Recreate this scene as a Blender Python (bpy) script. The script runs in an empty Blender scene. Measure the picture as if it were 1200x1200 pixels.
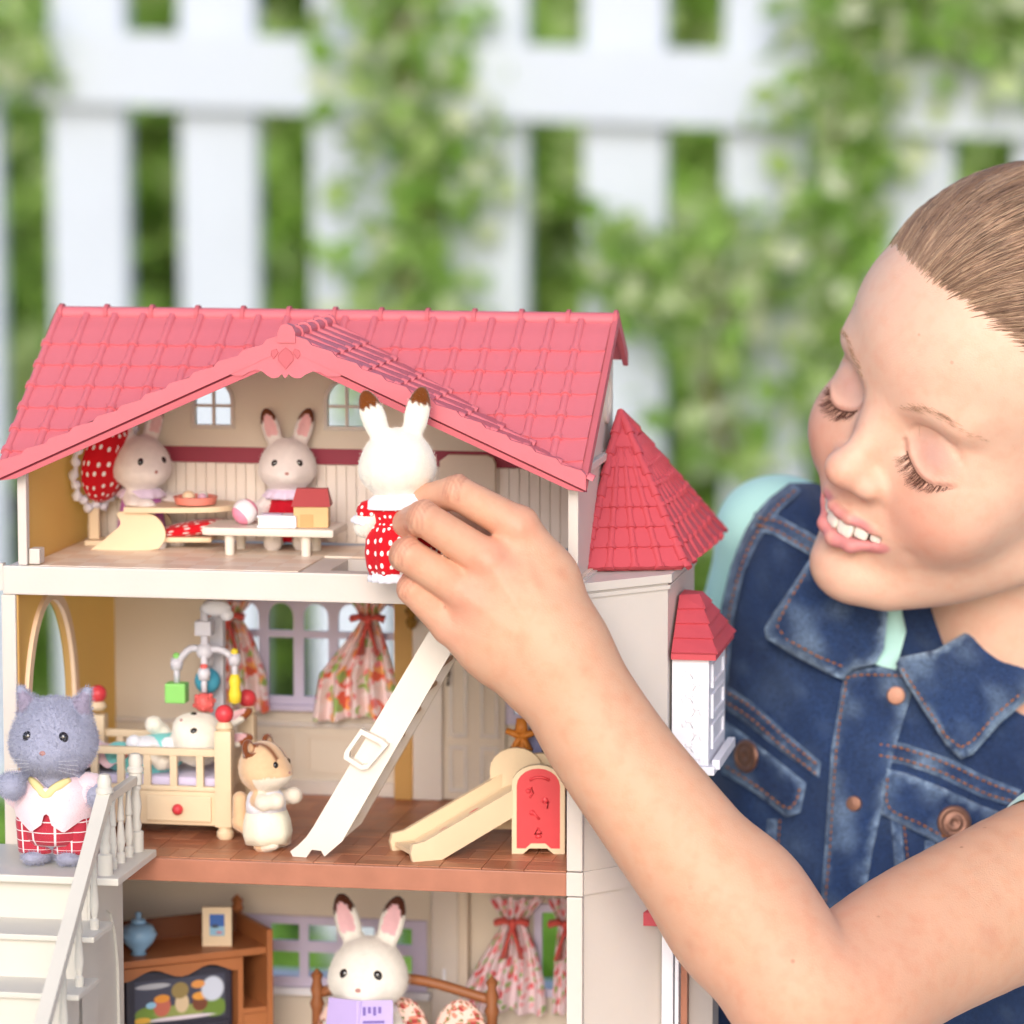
import bpy, bmesh, math, random
import numpy as np
from mathutils import Vector, Matrix
from mathutils.geometry import delaunay_2d_cdt, tessellate_polygon
ONLY = globals().get('ONLY')
R = math.radians
sc = bpy.context.scene
C = sc.collection
# ---------------------------------------------------------------- camera, sky, sun, exposure
EYE = 1.30                      # camera height (m)
FPX, PITCH, YAW = 4500.0, R(6.85), R(10)
cam = bpy.data.cameras.new('camera'); cam.lens = 135; cam.sensor_width = 36
cam.clip_start = 0.05; cam.clip_end = 500
cam.dof.use_dof = True; cam.dof.focus_distance = 1.695; cam.dof.aperture_fstop = 6.8
camo = bpy.data.objects.new('camera', cam); C.objects.link(camo)
camo.location = (0, 0, EYE); camo.rotation_euler = (R(90) - PITCH, 0, 0); sc.camera = camo
w = bpy.data.worlds.new('World'); sc.world = w; w.use_nodes = True
nt = w.node_tree; nt.nodes.clear()
sky = nt.nodes.new('ShaderNodeTexSky'); sky.sky_type = 'NISHITA'; sky.sun_disc = False
SUN_DIR = Vector((-0.08, -0.91, 0.42)).normalized()          # towards the sun
sky.sun_elevation = math.asin(SUN_DIR.z); sky.sun_rotation = math.atan2(SUN_DIR.x, SUN_DIR.y)
sky.air_density = 0.7; sky.dust_density = 1.6; sky.ozone_density = 0.6
bg = nt.nodes.new('ShaderNodeBackground'); bg.inputs['Strength'].default_value = 0.15
wo = nt.nodes.new('ShaderNodeOutputWorld')
nt.links.new(sky.outputs[0], bg.inputs[0]); nt.links.new(bg.outputs[0], wo.inputs[0])
sl = bpy.data.lights.new('sun', 'SUN'); sl.energy = 1.0; sl.angle = R(28); sl.color = (1, 0.99, 0.975)
so = bpy.data.objects.new('sun', sl); C.objects.link(so)
so.rotation_euler = (-SUN_DIR).to_track_quat('-Z', 'Y').to_euler()
sc.view_settings.view_transform = 'Standard'; sc.view_settings.look = 'None'
sc.view_settings.exposure = 0.58; sc.view_settings.gamma = 1.0
sc.render.engine = 'CYCLES'; sc.cycles.use_denoising = True
sc.cycles.use_adaptive_sampling = True; sc.cycles.adaptive_threshold = 0.03
sc.cycles.max_bounces = 6; sc.cycles.diffuse_bounces = 3; sc.cycles.glossy_bounces = 2; sc.cycles.transmission_bounces = 3; sc.cycles.transparent_max_bounces = 8

# ---------------------------------------------------------------- frames (millimetres)
fw = np.array([0, math.cos(PITCH), -math.sin(PITCH)]); up = np.array([0, math.sin(PITCH), math.cos(PITCH)])
rt = np.array([1.0, 0, 0])
HU = np.array([math.cos(YAW), -math.sin(YAW), 0]); HV = np.array([math.sin(YAW), math.cos(YAW), 0]); HW = np.array([0, 0, 1.0])
def ray(x, y): return fw * FPX + rt * (x - 600) + up * (600 - y)
def wp(x, y, d): return ray(x, y) * (d / FPX)               # photo pixel + distance (mm) -> mm from the eye
HO = wp(664, 1040, 1705.0)                                  # house origin: front right corner of the middle floor
def h2w(u, v, w_): return HO + u * HU + v * HV + w_ * HW
def hp(x, y, v):                                            # pixel on the house plane v -> (u, w)
    r = ray(x, y); q = r * ((v + HO @ HV) / (r @ HV)) - HO
    return float(q @ HU), float(q @ HW)
def m(p): return Vector((p[0] * .001, p[1] * .001, p[2] * .001 + EYE))   # eye frame mm -> world m

# ---------------------------------------------------------------- materials
MATS = {}
def mat(name, col, rough=.5, spec=.4, var=.06, vscale=40, bump=.05, bscale=300, sheen=0, sss=0, sssr=(1, .4, .2), ssss=.002,
        trans=0, tcol=None, attr=None, rnd=0, metal=0, coat=0, stripe=None):
    if name in MATS: return MATS[name]
    M = bpy.data.materials.new(name); M.use_nodes = True; n = M.node_tree.nodes; L = M.node_tree.links
    b = n['Principled BSDF']; out = n['Material Output']
    tc = n.new('ShaderNodeTexCoord')
    b.inputs['Roughness'].default_value = rough; b.inputs['Specular IOR Level'].default_value = spec
    b.inputs['Metallic'].default_value = metal
    if coat: b.inputs['Coat Weight'].default_value = coat; b.inputs['Coat Roughness'].default_value = .05
    nz = n.new('ShaderNodeTexNoise'); nz.inputs['Scale'].default_value = vscale; nz.inputs['Detail'].default_value = 4
    L.new(tc.outputs['Object'], nz.inputs['Vector'])
    if attr:
        a = n.new('ShaderNodeAttribute'); a.attribute_name = attr; src = a.outputs['Color']
    else:
        a = n.new('ShaderNodeRGB'); a.outputs[0].default_value = (*col, 1); src = a.outputs[0]
    hs = n.new('ShaderNodeHueSaturation'); L.new(src, hs.inputs['Color'])
    mr = n.new('ShaderNodeMapRange'); mr.inputs[1].default_value = .25; mr.inputs[2].default_value = .75
    mr.inputs[3].default_value = 1 - var; mr.inputs[4].default_value = 1 + var
    L.new(nz.outputs['Fac'], mr.inputs[0])
    val = mr.outputs[0]
    if rnd:
        oi = n.new('ShaderNodeObjectInfo'); m2 = n.new('ShaderNodeMapRange'); m2.inputs[3].default_value = 1 - rnd; m2.inputs[4].default_value = 1 + rnd
        L.new(oi.outputs['Random'], m2.inputs[0]); mu = n.new('ShaderNodeMath'); mu.operation = 'MULTIPLY'
        L.new(val, mu.inputs[0]); L.new(m2.outputs[0], mu.inputs[1]); val = mu.outputs[0]
    L.new(val, hs.inputs['Value']); L.new(hs.outputs[0], b.inputs['Base Color'])
    mr2 = n.new('ShaderNodeMapRange'); mr2.inputs[3].default_value = max(0, rough - .08); mr2.inputs[4].default_value = min(1, rough + .08)
    L.new(nz.outputs['Fac'], mr2.inputs[0]); L.new(mr2.outputs[0], b.inputs['Roughness'])
    if bump:
        nb = n.new('ShaderNodeTexNoise'); nb.inputs['Scale'].default_value = bscale; nb.inputs['Detail'].default_value = 3
        L.new(tc.outputs['Object'], nb.inputs['Vector'])
        bp = n.new('ShaderNodeBump'); bp.inputs['Strength'].default_value = bump; bp.inputs['Distance'].default_value = .001
        L.new(nb.outputs['Fac'], bp.inputs['Height']); L.new(bp.outputs[0], b.inputs['Normal'])
    if sheen:
        b.inputs['Sheen Weight'].default_value = sheen; b.inputs['Sheen Roughness'].default_value = .4
    if sss:
        b.inputs['Subsurface Weight'].default_value = sss; b.inputs['Subsurface Radius'].default_value = sssr
        b.inputs['Subsurface Scale'].default_value = ssss
    if trans:
        t = n.new('ShaderNodeBsdfTranslucent'); t.inputs['Color'].default_value = (*(tcol or col), 1)
        mx = n.new('ShaderNodeMixShader'); mx.inputs[0].default_value = trans
        L.new(b.outputs[0], mx.inputs[1]); L.new(t.outputs[0], mx.inputs[2]); L.new(mx.outputs[0], out.inputs['Surface'])
    MATS[name] = M
    return M
def dots_mat(name, base, dot, scale, size, rndness=.25, scale2=None):
    M = mat(name, base, .85, .2, .08, 60, .25, 900, sheen=.3); n = M.node_tree.nodes; L = M.node_tree.links
    b = n['Principled BSDF']; uv = n.new('ShaderNodeUVMap'); vo = n.new('ShaderNodeTexVoronoi'); vo.voronoi_dimensions = '2D'
    vo.inputs['Scale'].default_value = 1.0; vo.inputs['Randomness'].default_value = rndness
    mp = n.new('ShaderNodeMapping'); mp.inputs['Scale'].default_value = (scale, scale2 or scale, 1); L.new(uv.outputs[0], mp.inputs[0]); L.new(mp.outputs[0], vo.inputs['Vector'])
    lt = n.new('ShaderNodeMath'); lt.operation = 'LESS_THAN'; lt.inputs[1].default_value = size; L.new(vo.outputs['Distance'], lt.inputs[0])
    old = b.inputs['Base Color'].links[0].from_socket
    mx = n.new('ShaderNodeMixRGB'); L.new(lt.outputs[0], mx.inputs[0]); L.new(old, mx.inputs[1]); mx.inputs[2].default_value = (*dot, 1)
    L.new(mx.outputs[0], b.inputs['Base Color'])
    return M
def floral_mat(name, base, cols, scale, size=.36):
    M = mat(name, base, .85, .15, .06, 60, .2, 900, sheen=.3); n = M.node_tree.nodes; L = M.node_tree.links
    b = n['Principled BSDF']; uv = n.new('ShaderNodeUVMap')
    src = b.inputs['Base Color'].links[0].from_socket
    for i, (c, s, sz) in enumerate(cols):
        mp = n.new('ShaderNodeMapping'); mp.inputs['Location'].default_value = (i * 3.7, i * 1.9, 0); L.new(uv.outputs[0], mp.inputs[0])
        dn = n.new('ShaderNodeTexNoise'); dn.inputs['Scale'].default_value = scale * s * 2; L.new(mp.outputs[0], dn.inputs['Vector'])
        ad = n.new('ShaderNodeVectorMath'); ad.operation = 'MULTIPLY_ADD'; ad.inputs[1].default_value = (.5 / scale,) * 3
        L.new(dn.outputs['Color'], ad.inputs[0]); L.new(mp.outputs[0], ad.inputs[2])
        vo = n.new('ShaderNodeTexVoronoi'); vo.voronoi_dimensions = '2D'; vo.inputs['Scale'].default_value = scale * s; vo.inputs['Randomness'].default_value = .9
        L.new(ad.outputs[0], vo.inputs['Vector'])
        lt = n.new('ShaderNodeMath'); lt.operation = 'LESS_THAN'; lt.inputs[1].default_value = sz; L.new(vo.outputs['Distance'], lt.inputs[0])
        mx = n.new('ShaderNodeMixRGB'); L.new(lt.outputs[0], mx.inputs[0]); L.new(src, mx.inputs[1]); mx.inputs[2].default_value = (*c, 1)
        src = mx.outputs[0]
    L.new(src, b.inputs['Base Color'])
    return M
def srgb(r, g, b):
    f = lambda c: (c / 255 / 12.92) if c / 255 <= .04045 else ((c / 255 + .055) / 1.055) ** 2.4
    return (f(r), f(g), f(b))

# ---------------------------------------------------------------- mesh builder (mm)
class MB:
    def __init__(s): s.v = []; s.f = []; s.uv = {}
    def add(s, vs, fs):
        o = len(s.v); s.v += [tuple(map(float, p)) for p in vs]; s.f += [tuple(i + o for i in f) for f in fs]; return s
    def box(s, x0, x1, y0, y1, z0, z1, T=None, ch=0):
        if ch:
            return s.chbox(x0, x1, y0, y1, z0, z1, ch, T)
        p = [(x, y, z) for z in (z0, z1) for y in (y0, y1) for x in (x0, x1)]
        if T is not None: p = [tuple(T @ Vector(q)) for q in p]
        return s.add(p, [(0, 2, 3, 1), (4, 5, 7, 6), (0, 1, 5, 4), (2, 6, 7, 3), (0, 4, 6, 2), (1, 3, 7, 5)])
    def chbox(s, x0, x1, y0, y1, z0, z1, c, T=None):      # chamfered box
        bm = bmesh.new(); bmesh.ops.create_cube(bm, size=1)
        for q in bm.verts: q.co = ((x0 + x1) / 2 + q.co.x * (x1 - x0), (y0 + y1) / 2 + q.co.y * (y1 - y0), (z0 + z1) / 2 + q.co.z * (z1 - z0))
        bmesh.ops.bevel(bm, geom=bm.edges[:], offset=c, segments=2, affect='EDGES', profile=.6)
        bm.verts.index_update(); vs = [(T @ q.co if T is not None else q.co) for q in bm.verts]; fs = [[q.index for q in f.verts] for f in bm.faces]; bm.free()
        return s.add(vs, fs)
    def tube(s, pts, r, n=8, caps=True, flat=1.0):
        pts = [Vector(p) for p in pts]; rs = r if hasattr(r, '__len__') else [r] * len(pts); o = len(s.v); N = len(pts)
        ref = Vector((0, 0, 1))
        for i, p in enumerate(pts):
            t = (pts[min(i + 1, N - 1)] - pts[max(i - 1, 0)]).normalized()
            a = t.cross(ref)
            if a.length < .05: a = t.cross(Vector((0, 1, 0)))
            a.normalize(); b = a.cross(t)
            for k in range(n):
                an = 2 * math.pi * k / n; s.v.append(tuple(p + (a * math.cos(an) + b * math.sin(an) * flat) * rs[i]))
        for i in range(N - 1):
            for k in range(n):
                k2 = (k + 1) % n; s.f.append((o + i * n + k, o + i * n + k2, o + (i + 1) * n + k2, o + (i + 1) * n + k))
        if caps: s.f.append(tuple(o + k for k in range(n))[::-1]); s.f.append(tuple(o + (N - 1) * n + k for k in range(n)))
        return s
    def lathe(s, prof, n=20, c=(0, 0, 0), axis='z', T=None, sx=1, sy=1, wob=None):
        o = len(s.v); N = len(prof)
        for i, (r, z) in enumerate(prof):
            for k in range(n):
                a = 2 * math.pi * k / n; rr = r * (wob(a, i / (N - 1)) if wob else 1)
                p = Vector((rr * math.cos(a) * sx, rr * math.sin(a) * sy, z))
                if axis == 'y': p = Vector((p.x, z, p.y))
                if axis == 'x': p = Vector((z, p.x, p.y))
                p = p + Vector(c)
                if T is not None: p = T @ p
                s.uv[len(s.v)] = (k / n, i / (N - 1)); s.v.append(tuple(p))
        for i in range(N - 1):
            for k in range(n):
                k2 = (k + 1) % n; s.f.append((o + i * n + k, o + i * n + k2, o + (i + 1) * n + k2, o + (i + 1) * n + k))
        if prof[0][0] > 1e-4: s.f.append(tuple(o + k for k in range(n))[::-1])
        if prof[-1][0] > 1e-4: s.f.append(tuple(o + (N - 1) * n + k for k in range(n)))
        return s
    def ball(s, c, r, n=16, T=None):
        r = r if hasattr(r, '__len__') else (r, r, r); h = n // 2
        pr = [(max(math.sin(math.pi * i / h), 1e-5), -math.cos(math.pi * i / h)) for i in range(h + 1)]
        M_ = Matrix.Translation(Vector(c)) @ Matrix.Diagonal((*r, 1))
        return s.lathe(pr, n, T=(T @ M_ if T is not None else M_))
    def plate(s, outer, holes, t0, t1, plane='uw'):       # polygon with holes, extruded between t0 and t1 along the third axis
        def P(q, t): return (q[0], t, q[1]) if plane == 'uw' else ((t, q[0], q[1]) if plane == 'vw' else (q[0], q[1], t))
        loops = [list(outer)] + [list(h) for h in holes]; flat = [q for l in loops for q in l]; n = len(flat)
        tris = tessellate_polygon([[Vector((q[0], q[1], 0)) for q in l] for l in loops])
        fs = []
        for t in tris:
            fs.append(tuple(t)); fs.append(tuple(i + n for i in t[::-1]))
        o = 0
        for l in loops:
            k = len(l)
            for i in range(k): a, b = o + i, o + (i + 1) % k; fs.append((a, b, b + n, a + n))
            o += k
        return s.add([P(q, t0) for q in flat] + [P(q, t1) for q in flat], fs)
    def grid(s, fn, nu, nv, closed_u=False):
        o = len(s.v)
        for j in range(nv + 1):
            for i in range(nu + (0 if closed_u else 1)):
                s.uv[len(s.v)] = (i / nu, j / nv); s.v.append(tuple(fn(i / nu, j / nv)))
        w_ = nu + (0 if closed_u else 1)
        for j in range(nv):
            for i in range(nu):
                i2 = (i + 1) % w_; s.f.append((o + j * w_ + i, o + j * w_ + i2, o + (j + 1) * w_ + i2, o + (j + 1) * w_ + i))
        return s
    def mesh(s, name, material, smooth=None, fix=True, cols=None):
        me = bpy.data.meshes.new(name); me.from_pydata([(x * .001, y * .001, z * .001) for x, y, z in s.v], [], s.f)
        if fix:
            bm = bmesh.new(); bm.from_mesh(me); bmesh.ops.recalc_face_normals(bm, faces=bm.faces); bm.to_mesh(me); bm.free()
        if s.uv:
            ul = me.uv_layers.new(name='UVMap'); li = np.empty(len(me.loops), np.int32); me.loops.foreach_get('vertex_index', li)
            uv = np.zeros((len(s.v), 2), np.float32)
            for k, q in s.uv.items(): uv[k] = q
            u = uv[li]; ls = np.array([p.loop_start for p in me.polygons]); 
            for p in me.polygons:                       # mend the seam
                a = p.loop_start; b = a + p.loop_total; q = u[a:b, 0]
                if q.max() - q.min() > .5: q[q < .5] += 1
            ul.data.foreach_set('uv', u.ravel())
        if cols is not None:
            at = me.color_attributes.new('Col', 'FLOAT_COLOR', 'POINT'); cc = np.ones((len(s.v), 4), np.float32); cc[:, :3] = cols; at.data.foreach_set('color', cc.ravel())
        me.materials.append(material)
        if smooth is True: me.shade_smooth()
        elif smooth: me.set_sharp_from_angle(angle=R(smooth)) if False else smooth_angle(me, smooth)
        me.update(); return me
    def build(s, name, material, parent=None, smooth=None, fix=True, cols=None):
        return link(name, s.mesh(name, material, smooth, fix, cols), parent)
def smooth_angle(me, deg):
    me.shade_smooth(); me.set_sharp_from_angle(angle=R(deg))
def link(name, me, parent=None):
    o = bpy.data.objects.new(name, me); C.objects.link(o)
    if parent: o.parent = parent
    return o
def tag(o, label, cat, group=None, kind=None):
    if label: o['label'] = label
    if cat: o['category'] = cat
    if group: o['group'] = group
    if kind: o['kind'] = kind
    return o
def thing(name, label, cat, loc, rz=0, group=None, rot=None):     # Empty; loc in eye-frame mm
    o = bpy.data.objects.new(name, None); o.empty_display_size = .02; C.objects.link(o); o.location = m(loc)
    o.rotation_euler = rot if rot is not None else (0, 0, rz)
    return tag(o, label, cat, group)
def hthing(name, label, cat, u, v, w_, rz=0, group=None):        # thing placed in the house frame (mm)
    return thing(name, label, cat, h2w(u, v, w_), rz - YAW, group)
def inst(name, me, parent, M4):
    o = link(name, me, parent); o.matrix_local = M4; return o
def Tm(loc, rot=(0, 0, 0)):
    from mathutils import Euler
    return Matrix.Translation(Vector(loc)) @ Euler(rot).to_matrix().to_4x4()

# ---------------------------------------------------------------- distance-field modelling (mm)
class SDF:
    def __init__(s, lo, hi, h):
        s.lo = np.array(lo, np.float32); s.h = h; s.n = np.ceil((np.array(hi) - s.lo) / h).astype(int) + 1
        s.ax = [s.lo[i] + h * np.arange(s.n[i], dtype=np.float32) for i in range(3)]
        s.d = np.full(s.n, 40.0, np.float32)
    def _win(s, lo, hi):
        a = [max(0, int((lo[i] - s.lo[i]) / s.h)) for i in range(3)]; b = [min(s.n[i], int((hi[i] - s.lo[i]) / s.h) + 2) for i in range(3)]
        if any(b[i] <= a[i] for i in range(3)): return None, None
        sl = tuple(slice(a[i], b[i]) for i in range(3))
        return sl, (s.ax[0][sl[0]][:, None, None], s.ax[1][sl[1]][None, :, None], s.ax[2][sl[2]][None, None, :])
    def _mix(s, sl, p, k, sub):
        d = s.d[sl]
        if sub:
            p = -p; h = np.maximum(k - np.abs(d - p), 0) / k; s.d[sl] = np.maximum(d, p) + h * h * k * .25
        else:
            h = np.maximum(k - np.abs(d - p), 0) / k; s.d[sl] = np.minimum(d, p) - h * h * k * .25
    def ell(s, c, r, k=2.0, sub=False, rot=None):
        c = np.array(c, np.float32); r = np.array(r if hasattr(r, '__len__') else (r, r, r), np.float32); pad = k + 3 * s.h + (2 if sub else 4); R_ = float(r.max()) + pad
        e = (r + pad) if rot is None else np.array([R_] * 3)
        sl, g = s._win(c - e, c + e)
        if sl is None: return s
        X, Y, Z = g[0] - c[0], g[1] - c[1], g[2] - c[2]
        if rot is not None:
            m_ = np.array(rot, np.float32)            # columns: ellipsoid axes
            X, Y, Z = (X * m_[0, 0] + Y * m_[1, 0] + Z * m_[2, 0]), (X * m_[0, 1] + Y * m_[1, 1] + Z * m_[2, 1]), (X * m_[0, 2] + Y * m_[1, 2] + Z * m_[2, 2])
        k0 = np.sqrt((X / r[0]) ** 2 + (Y / r[1]) ** 2 + (Z / r[2]) ** 2); k1 = np.sqrt((X / r[0] ** 2) ** 2 + (Y / r[1] ** 2) ** 2 + (Z / r[2] ** 2) ** 2)
        s._mix(sl, k0 * (k0 - 1) / np.maximum(k1, 1e-6), k, sub); return s
    def cap(s, a, b, ra, rb=None, k=2.0, sub=False):
        rb = ra if rb is None else rb; a = np.array(a, np.float32); b = np.array(b, np.float32); pad = max(ra, rb) + k + 3 * s.h + 4
        sl, g = s._win(np.minimum(a, b) - pad, np.maximum(a, b) + pad)
        if sl is None: return s
        ab = b - a; X, Y, Z = g[0] - a[0], g[1] - a[1], g[2] - a[2]
        t = np.clip((X * ab[0] + Y * ab[1] + Z * ab[2]) / float(ab @ ab + 1e-9), 0, 1)
        s._mix(sl, np.sqrt((X - t * ab[0]) ** 2 + (Y - t * ab[1]) ** 2 + (Z - t * ab[2]) ** 2) - (ra + (rb - ra) * t), k, sub); return s
    def chain(s, pts, rs, k=2.0, sub=False):
        for i in range(len(pts) - 1): s.cap(pts[i], pts[i + 1], rs[i], rs[i + 1], k, sub)
        return s
    def mesh(s, smooth=2):
        d = s.d; sg = d < 0; n = s.n
        cs = [(i, j, k) for i in (0, 1) for j in (0, 1) for k in (0, 1)]
        sub = lambda A, c: A[c[0]:n[0] - 1 + c[0], c[1]:n[1] - 1 + c[1], c[2]:n[2] - 1 + c[2]]
        cnt = sum(sub(sg, c).astype(np.int8) for c in cs); mx = (cnt > 0) & (cnt < 8)
        I = np.argwhere(mx); idx = np.full(mx.shape, -1, np.int32); idx[mx] = np.arange(len(I))
        vals = np.stack([d[I[:, 0] + c[0], I[:, 1] + c[1], I[:, 2] + c[2]] for c in cs], 1)
        acc = np.zeros((len(I), 3)); num = np.zeros(len(I))
        for a in range(8):
            for b in range(a + 1, 8):
                df = np.array(cs[b]) - np.array(cs[a])
                if np.abs(df).sum() != 1: continue
                va, vb = vals[:, a], vals[:, b]; mk = (va < 0) != (vb < 0); t = np.where(mk, va / np.where(mk, va - vb, 1), 0)
                acc += mk[:, None] * (np.array(cs[a])[None] + t[:, None] * df[None]); num += mk
        V_ = s.lo + s.h * (I + acc / num[:, None]); F_ = []
        for ax in range(3):
            o1, o2 = [(1, 2), (2, 0), (0, 1)][ax]
            A = np.moveaxis(sg, (ax, o1, o2), (0, 1, 2)); X_ = np.moveaxis(idx, (ax, o1, o2), (0, 1, 2))
            a0, a1 = A[:-1, 1:-1, 1:-1], A[1:, 1:-1, 1:-1]; ch = np.argwhere(a0 != a1)
            i, j, k = ch[:, 0], ch[:, 1] + 1, ch[:, 2] + 1
            q = np.stack([X_[i, j - 1, k - 1], X_[i, j, k - 1], X_[i, j, k], X_[i, j - 1, k]], 1)
            fl = ~A[i, j, k]; q[fl] = q[fl][:, ::-1]; F_.append(q)
        F_ = np.concatenate(F_); F_ = F_[(F_ >= 0).all(1)]
        E_ = np.concatenate([F_[:, [0, 1]], F_[:, [1, 2]], F_[:, [2, 3]], F_[:, [3, 0]]]); E_ = np.concatenate([E_, E_[:, ::-1]])
        deg = np.bincount(E_[:, 0], minlength=len(V_))[:, None]
        for it in range(smooth * 2):
            S_ = np.stack([np.bincount(E_[:, 0], V_[E_[:, 1], c], minlength=len(V_)) for c in range(3)], 1) / np.maximum(deg, 1)
            V_ = V_ + (S_ - V_) * (.5 if it % 2 == 0 else -.52)
        return V_, F_
def np_mesh(name, V_, F_, material, cols=None, world=False):
    me = bpy.data.meshes.new(name); V_ = np.asarray(V_, np.float32) * .001
    if world: V_ = V_ + np.array([0, 0, EYE], np.float32)
    k = F_.shape[1]; me.vertices.add(len(V_)); me.vertices.foreach_set('co', V_.ravel())
    me.loops.add(len(F_) * k); me.loops.foreach_set('vertex_index', F_.astype(np.int32).ravel())
    me.polygons.add(len(F_)); me.polygons.foreach_set('loop_start', np.arange(0, len(F_) * k, k, dtype=np.int32))
    me.update(calc_edges=True)
    if cols is not None:
        at = me.color_attributes.new('Col', 'FLOAT_COLOR', 'POINT'); cc = np.ones((len(V_), 4), np.float32); cc[:, :3] = cols; at.data.foreach_set('color', cc.ravel())
    me.materials.append(material); me.shade_smooth(); return me
def sstep(a, b, x): t = np.clip((x - a) / (b - a), 0, 1); return t * t * (3 - 2 * t)
def seg_dist(P_, pts):
    best = np.full(len(P_), 1e9)
    for a, b in zip(pts[:-1], pts[1:]):
        a = np.array(a, float); b = np.array(b, float); ab = b - a; t = np.clip((P_ - a) @ ab / (ab @ ab), 0, 1)
        best = np.minimum(best, np.linalg.norm(P_ - a - t[:, None] * ab, axis=1))
    return best
def smooth_path(pts, n=8):                                   # Catmull-Rom
    P_ = [np.array(p, float) for p in pts]; P_ = [2 * P_[0] - P_[1]] + P_ + [2 * P_[-1] - P_[-2]]; out = []
    for i in range(1, len(P_) - 2):
        for k in range(n):
            t = k / n; a, b, c, d = P_[i - 1], P_[i], P_[i + 1], P_[i + 2]
            out.append(.5 * ((2 * b) + (-a + c) * t + (2 * a - 5 * b + 4 * c - d) * t * t + (-a + 3 * b - 3 * c + d) * t ** 3))
    out.append(P_[-2]); return out
# ================================================================ DOLLHOUSE
BEIGE = lambda: mat('cream_plastic', srgb(213, 203, 195), .42, .4, .03, 30, .06, 500, sss=.15, sssr=(1, .7, .4), ssss=.003)
def hpu(x, y, u):
    r = ray(x, y); q = r * ((u + HO @ HU) / (r @ HU)) - HO; return float(q @ HV), float(q @ HW)
def hpw(x, y, w_):
    r = ray(x, y); q = r * ((w_ + HO @ HW) / (r @ HW)) - HO; return float(q @ HU), float(q @ HV)
def rect(a, b, c, d): return [(a, c), (b, c), (b, d), (a, d)]
def arch(a, b, c, d, n=8):                                   # arched top opening
    r = (b - a) / 2; return [(a, c), (b, c)] + [((a + b) / 2 + r * math.cos(t), d - r + r * math.sin(t)) for t in [math.pi * i / n for i in range(n + 1)]]
def tiles(parent, A, B, Cc, D, nr, nc, material, skip=None, rib=2.0, lift=1.2, clip=()):
    """tiles over the quad A(top left) B(top right) C(bottom right) D(bottom left)"""
    A, B, Cc, D = [Vector(p) for p in (A, B, Cc, D)]; nrm = ((B - A) + (Cc - D)).cross(D - A).normalized()
    if nrm.z < 0: nrm = -nrm
    P_ = lambda s, t: (A.lerp(B, s)).lerp(D.lerp(Cc, s), t)
    for j in range(nr):
        for i in range(nc):
            s0, s1, t0, t1 = i / nc, (i + 1) / nc, j / nr, (j + 1) / nr
            c = P_((s0 + s1) / 2, (t0 + t1) / 2)
            if skip and skip(P_, s0, s1, t0, t1): continue
            e = .35 / nr; mb = MB(); o = c
            lo = [P_(s0 + (s1 - s0) * q, t1 + e + (.06 / nr if q == .5 else 0)) for q in (0, .5, 1)]; hi = [P_(s0 + (s1 - s0) * q, t0) for q in (0, .5, 1)]
            vs = [p + nrm * .5 for p in hi] + [p + nrm * (lift + .5) for p in lo] + [p - nrm * .3 for p in lo]
            mb.add([p - o for p in vs], [(0, 1, 4, 3), (1, 2, 5, 4), (3, 4, 7, 6), (4, 5, 8, 7)])
            a, b = P_(s0, t0 - .1 / nr), P_(s0, t1 + e * 1.3); ax = (b - a).normalized(); sd = ax.cross(nrm)
            ring = []
            wid = (P_(s1, t1) - P_(s0, t1)).length; rr = min(rib, wid * .3)
            for q, r in ((0, rr * .78), (.86, rr * .9), (.88, rr * 1.25), (1, rr * 1.25)):
                p = a.lerp(b, q)
                ring.append([p + sd * r * math.cos(t) + nrm * (r * math.sin(t) * 1.15 + .4) - o for t in [math.pi * k / 5 for k in range(6)]])
            n0 = len(mb.v); mb.add([p for r_ in ring for p in r_], [(x * 6 + k, x * 6 + k + 1, x * 6 + 7 + k, x * 6 + 6 + k) for x in range(3) for k in range(5)] + [tuple(18 + k for k in range(6))])
            me = mb.mesh('roof_tile', material, 50, fix=False)
            for co, no in clip:                              # cut away what lies inside the neighbouring roof plane
                co, no = Vector(co) - o, Vector(no)
                if min((Vector(q) - co).dot(no) for q in mb.v) < 0:
                    bm = bmesh.new(); bm.from_mesh(me); bmesh.ops.bisect_plane(bm, geom=bm.verts[:] + bm.edges[:] + bm.faces[:], plane_co=co * .001, plane_no=no, clear_inner=True); bm.to_mesh(me); bm.free()
            if not len(me.polygons): continue
            ob = link('roof_tile', me, parent); ob.location = o * .001
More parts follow.
